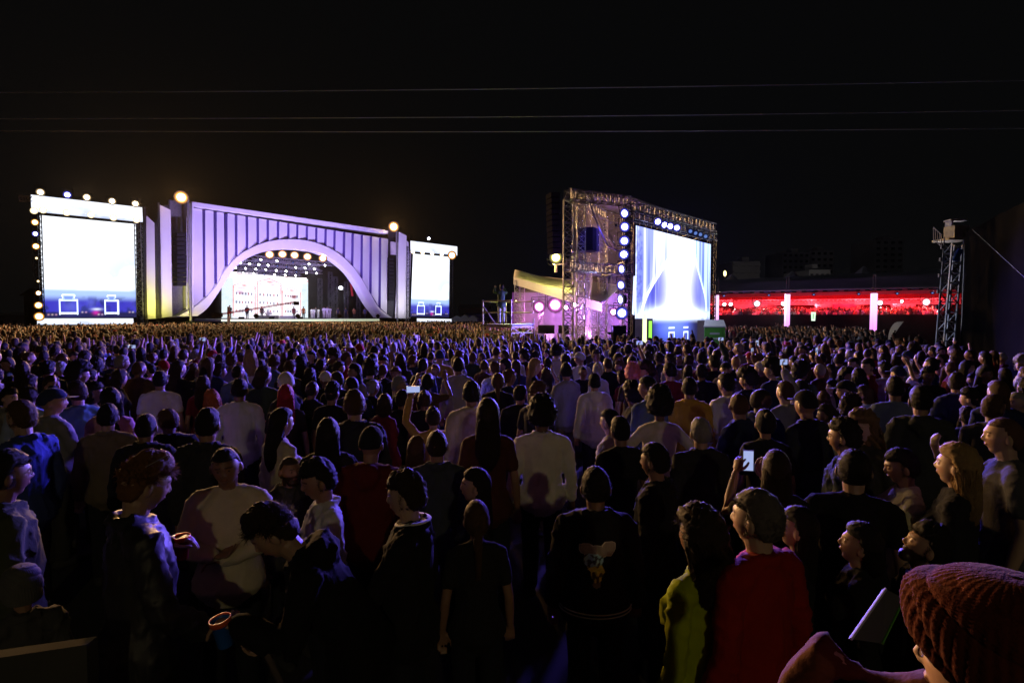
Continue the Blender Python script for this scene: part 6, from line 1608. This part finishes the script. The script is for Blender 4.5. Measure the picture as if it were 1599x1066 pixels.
def mass(name, pos, label, cat, bright=1.0, base_z=0.0, face_to=(-30, 85), seed=3, hair_boost=1.0):
    r = np.random.default_rng(seed); n = len(pos); kinds = r.choice(len(LOWS), n, p=LW)
    tops = np.array([c for _, c, w_ in TOPC for _k in range(w_)]); VS, FS, CS = [], [], []; off = 0
    for k, (V, F, cl) in enumerate(LOWS):
        idx = np.nonzero(kinds == k)[0]; m = len(idx)
        if m == 0: continue
        P = pos[idx]; h = np.clip(r.normal(1.69, .095, m), 1.5, 1.92)/1.765; ang = np.arctan2(-(face_to[0]-P[:, 0]), face_to[1]-P[:, 1]) + r.normal(0, .45, m)
        c, s_ = np.cos(ang)[:, None], np.sin(ang)[:, None]; g_ = r.uniform(.92, 1.12, m)[:, None]*h[:, None]
        X = V[None, :, 0]*g_; Y = V[None, :, 1]*g_; tilt = r.normal(0, .03, m)[:, None]
        Xw = X*c - Y*s_ + P[:, 0:1] + V[None, :, 2]*tilt; Yw = X*s_ + Y*c + P[:, 1:2]; Zw = V[None, :, 2]*h[:, None] + base_z
        VS.append(np.stack([Xw, Yw, Zw], 2).reshape(-1, 3)); FS.append((F[None] + (np.arange(m)*len(V))[:, None, None]).reshape(-1, 3) + off); off += m*len(V)
        sk_ = np.array(SKINS)[r.integers(0, len(SKINS), m)]; hr = np.array([(.012, .01, .009), (.03, .018, .011), (.012, .01, .009), (.07, .04, .02), (.2, .19, .18)])[r.choice(5, m, p=[.4, .3, .15, .1, .05])]
        tp = tops[r.integers(0, len(tops), m)]; tr_ = np.tile([[.03, .03, .04]], (m, 1)); ht = np.array([(.5, .5, .48), (.03, .03, .03), (.4, .03, .03)])[r.integers(0, 3, m)]
        pal = np.stack([sk_, hr, tp, tr_, ht], 1); CS.append(pal[:, cl, :].reshape(-1, 3))
    V = np.concatenate(VS).astype(np.float32); F = np.concatenate(FS).astype(np.int32); C_ = np.concatenate(CS)
    me = bpy.data.meshes.new(name); me.vertices.add(len(V)); me.vertices.foreach_set('co', V.ravel()); me.loops.add(len(F)*3); me.loops.foreach_set('vertex_index', F.ravel())
    me.polygons.add(len(F)); me.polygons.foreach_set('loop_start', np.arange(len(F), dtype=np.int32)*3); me.polygons.foreach_set('loop_total', np.full(len(F), 3, np.int32)); me.update(calc_edges=True)
    me.shade_smooth(); point_colors(me, C_*bright); me.materials.append(M['crowd']); o = bpy.data.objects.new(name, me); link(o); tag(o, label, cat, None, 'stuff'); print(name, n, len(F)); return o
r = np.random.default_rng(5); pos = []
near_pts = np.array([(p[0], p[1]) for p in PEOPLE])
y = 8.0
stage_front = lambda x: min((fac.p(450, 494, 6)).y, 0) if 0 else None
fA, fB = left.p(62, 494, 5), right.p(703, 494, 5)
grid = {}
def ok_far(x, y):
    if blocked(x, y): return False
    # crowd ends at the pit before the stage line, and at the deck of the long tent
    if (fB.x-fA.x)*(y-fA.y) - (fB.y-fA.y)*(x-fA.x) > 0: return False
    px = CX + FPX*x/y
    if px > 1095 and y > 48.5 - (px-1100)*.012: return False
    if 690 < px <= 1095 and y > 98: return False
    if x < -62: return False
    return True
yy = 7.0
while yy < 96:
    dens = .56 if yy < 25 else (.64 if yy < 45 else .78)
    step = dens; xx = -yy*.94
    while xx < yy*.94:
        x, y_ = xx + r.uniform(-.34, .34), yy + r.uniform(-.34, .34); xx += step
        if yy < d_last + 1.0:
            if len(near_pts) and np.min((near_pts[:, 0]-x)**2 + (near_pts[:, 1]-y_)**2) < .30: continue
            if yy < d_last - .3: continue
        if not ok_far(x, y_): continue
        nz = mnoise.noise(Vector((x*.55, y_*.55, 2)))
        if r.random() < (.05 if nz > 0 else .26): continue
        pos.append((x, y_))
    yy += step*.98
pos = np.array(pos); mass('distant_crowd', pos, 'dense festival crowd stretching from the middle distance to the stage', 'crowd')
pos = []
for k in range(1500):
    px = r.uniform(1098, 1470); q = ev.p(px, 494, -1.5 - r.uniform(0, 1)**1.3*7.5); pos.append((q.x, q.y))
mass('deck_crowd', np.array(pos), 'crowd standing on the raised deck inside the long red tent', 'crowd', 1.0, 1.6, (0, 20), 8)

# ------------------------------------------------------------------ people on the stage and on the scaffold
def stage_person(px, out, label, colr, ti, z=2.2, h=1.75, hk='short', hc='black', rel=180, kind=None, trous=(.03, .03, .04), Y=None, group='performers on the stage'):
    T_ = TPL[ti]; kind = kind or list(T_[3].keys())[0]
    p = fac.p(px, 494, out) if Y is None else at(px, 494, Y)
    return put_person(T_[1], T_[2], T_[0], p.x, p.y, facing(p.x, p.y, rel), h, SKINS[1], hk, HAIRC[hc], T_[3][kind], TOPN[kind], colr, label, group, trous, z)
DKP = (.02, .02, .022); WH = (.8, .8, .8)
for a in ((359, 0, 'performer in dark clothes at the far left of the stage', DKP, 0), (386, 1, 'performer in black standing before the left painted house', DKP, 2), (409, -3, 'performer in dark jacket left of the drum riser', (.05, .03, .03), 0), (459, -2, 'performer in patterned shirt at the right of backdrop', (.2, .05, .06), 1),
          (474, -1, 'performer in orange shirt beside right edge of backdrop', (.5, .2, .05), 0), (493, -3, 'musician in dark jacket among the white clad group', (.1, .1, .1), 1)):
    stage_person(*a, h=1.9)
for i, x in enumerate((487, 490, 497, 506, 511, 515)):
    stage_person(x, [-4, -2, -4, 1, 1.4, .8][i], 'performer all in white, %s of the white clad group on stage' % ['leftmost', 'second', 'third', 'fourth', 'fifth', 'rightmost'][i], WH, [0, 2, 1, 2, 0, 1][i], h=[1.75, 1.7, 1.75, 1.95, 1.95, 1.9][i], trous=WH)
for i, x in enumerate((528, 540, 553, 570)):
    stage_person(x, -1, 'stagehand in dark clothes, %s of four at right of the stage' % ['leftmost', 'second', 'third', 'rightmost'][i], [(.05, .04, .08), (.04, .04, .07), (.3, .12, .06), (.1, .1, .2)][i], [1, 0, 2, 1][i], h=1.85)
# drum kit and risers on stage
for i, (x, w_, h_, m_) in enumerate(((417, 2.6, .5, 'greysteel'), (448, 3.4, .45, 'white'))):
    q = fac.p(x, 494, -3); b = MB(); b.box((0, 0, h_/2), (w_, 2, h_)); e = empty('riser', (q.x, q.y, 2.2), math.atan2(fac.u.y, fac.u.x), '%s riser on the stage floor' % ['grey drum', 'white lit'][i], 'riser'); L(b.build('riser_box', M[m_]), e)
q = fac.p(417, 494, -3); e = empty('drum_kit', (q.x, q.y, 2.7), math.atan2(fac.u.y, fac.u.x), 'pale drum kit on the grey riser', 'drum kit')
for nm, (x, y_, z_), r_, hh in (('bass_drum', (0, -.2, .3), .3, .4), ('floor_tom', (.55, 0, .3), .2, .4), ('snare_drum', (-.5, 0, .5), .18, .18), ('tom', (.1, -.1, .75), .16, .2)):
    b = MB()
    if nm == 'bass_drum': b.rod((x, y_-.2, z_), (x, y_+.2, z_), r_, 14)
    else: b.rod((x, y_, z_-hh/2), (x, y_, z_+hh/2), r_, 14)
    L(b.build(nm, M['palebox']), e)
for x in (-.7, .75): b = MB(); b.rod((x, 0, 0), (x, 0, 1.1), .012, 4); b.rod((x, 0, 1.1), (x, 0, 1.112), .24, 14); L(b.build('cymbal', M['alu']), e)
for i, x in enumerate((378, 425, 470)):
    q = fac.p(x, 494, 1.1); b = MB(); b.prism([(q.x-.3, q.y, 2.2), (q.x+.3, q.y, 2.2), (q.x+.3, q.y+.1, 2.5), (q.x-.3, q.y+.1, 2.5)], fac.n*-.45)
    tag(b.build('monitor_wedge', M['blackbox']), '%s black monitor wedge at the stage front' % ['left', 'middle', 'right'][i], 'monitor wedge', 'monitor wedges')
o, t = stage_person(783, 0, 'spotter in dark jacket and pale trousers standing on scaffold platform', (.05, .09, .04), 7, 2.22, 1.72, 'thick', 'black', 20, 'jacket', (.42, .45, .30), Y=24.9, group='people in the festival crowd')
yl = lamp(at(806, 470, 26.5), at(785, 480, 24.6), 'dim', .10, 'small yellow work lamp clipped to the scaffold post', 'work lamps', 520, (.75, 1, .25), 120, name='work_lamp', size=.1)
ld = None
# unseen far lamps added to pick the dark blocks out of the sky
for i, (px, Y) in enumerate(((1130, 120), (1330, 118))):
    q = at(px, 494, Y); b = MB(); b.rod((q.x, q.y, 0), (q.x, q.y, 9), .1, 6); e = empty('far_lamp', (q.x, q.y, 0), 0, 'unseen lamp added behind the long tent to light the blocks, %s one' % ['left', 'right'][i], 'street lamp'); into(e, b.build('pole', M['greysteel']))
    l_ = bpy.data.lights.new('block_fill_light', 'SPOT'); l_.energy = 3000; l_.color = (1, .9, .8); l_.spot_size = 2.2; l_.spot_blend = 1; l_.shadow_soft_size = .3
    o_ = bpy.data.objects.new('block_fill_light', l_); link(o_); o_.location = (q.x, q.y + .5, 9.2); o_.rotation_euler = (Vector((q.x, q.y + 60, 30)) - o_.location).to_track_quat('-Z', 'Y').to_euler()

# ------------------------------------------------------------------ thin haze added over the ground so the lamps glow
hz = MB(); hz.box((0, 55, 10), (230, 130, 22.2))
m = bpy.data.materials.new('night_haze'); m.use_nodes = True; nt = m.node_tree; nt.nodes.remove(nt.nodes['Principled BSDF'])
v = nt.nodes.new('ShaderNodeVolumePrincipled'); v.inputs['Density'].default_value = 0.000007; v.inputs['Anisotropy'].default_value = 0.8
v.inputs['Color'].default_value = (.92, .92, .95, 1)
nt.links.new(v.outputs[0], nt.nodes['Material Output'].inputs['Volume'])
tag(hz.build('haze', m), 'thin haze added over the festival ground for lamp glow', 'haze', None, 'stuff')

def smoke(name, pts, h0, h1, dens, label):
    b = MB(); b.prism([Vector((p.x, p.y, h0)) for p in pts], (0, 0, h1 - h0))
    m = bpy.data.materials.new(name); m.use_nodes = True; nt = m.node_tree; nt.nodes.remove(nt.nodes['Principled BSDF'])
    v = nt.nodes.new('ShaderNodeVolumePrincipled'); v.inputs['Density'].default_value = dens; v.inputs['Anisotropy'].default_value = 0.35
    nt.links.new(v.outputs[0], nt.nodes['Material Output'].inputs['Volume']); tag(b.build(name, m), label, 'smoke', None, 'stuff')
smoke('stage_smoke', [fac.p(345, 494, -1.9), fac.p(592, 494, -1.9), fac.p(600, 494, -15), fac.p(335, 494, -15)], 2.25, 13.5, 0.0075, 'thin stage smoke hanging inside the arch')
smoke('canopy_smoke', [at(803, 494, 35.0), at(925, 494, 31.5), at(972, 494, 37), at(812, 494, 42.5)], .5, 4.3, 0.035, 'pink lit smoke drifting under the canvas canopy')
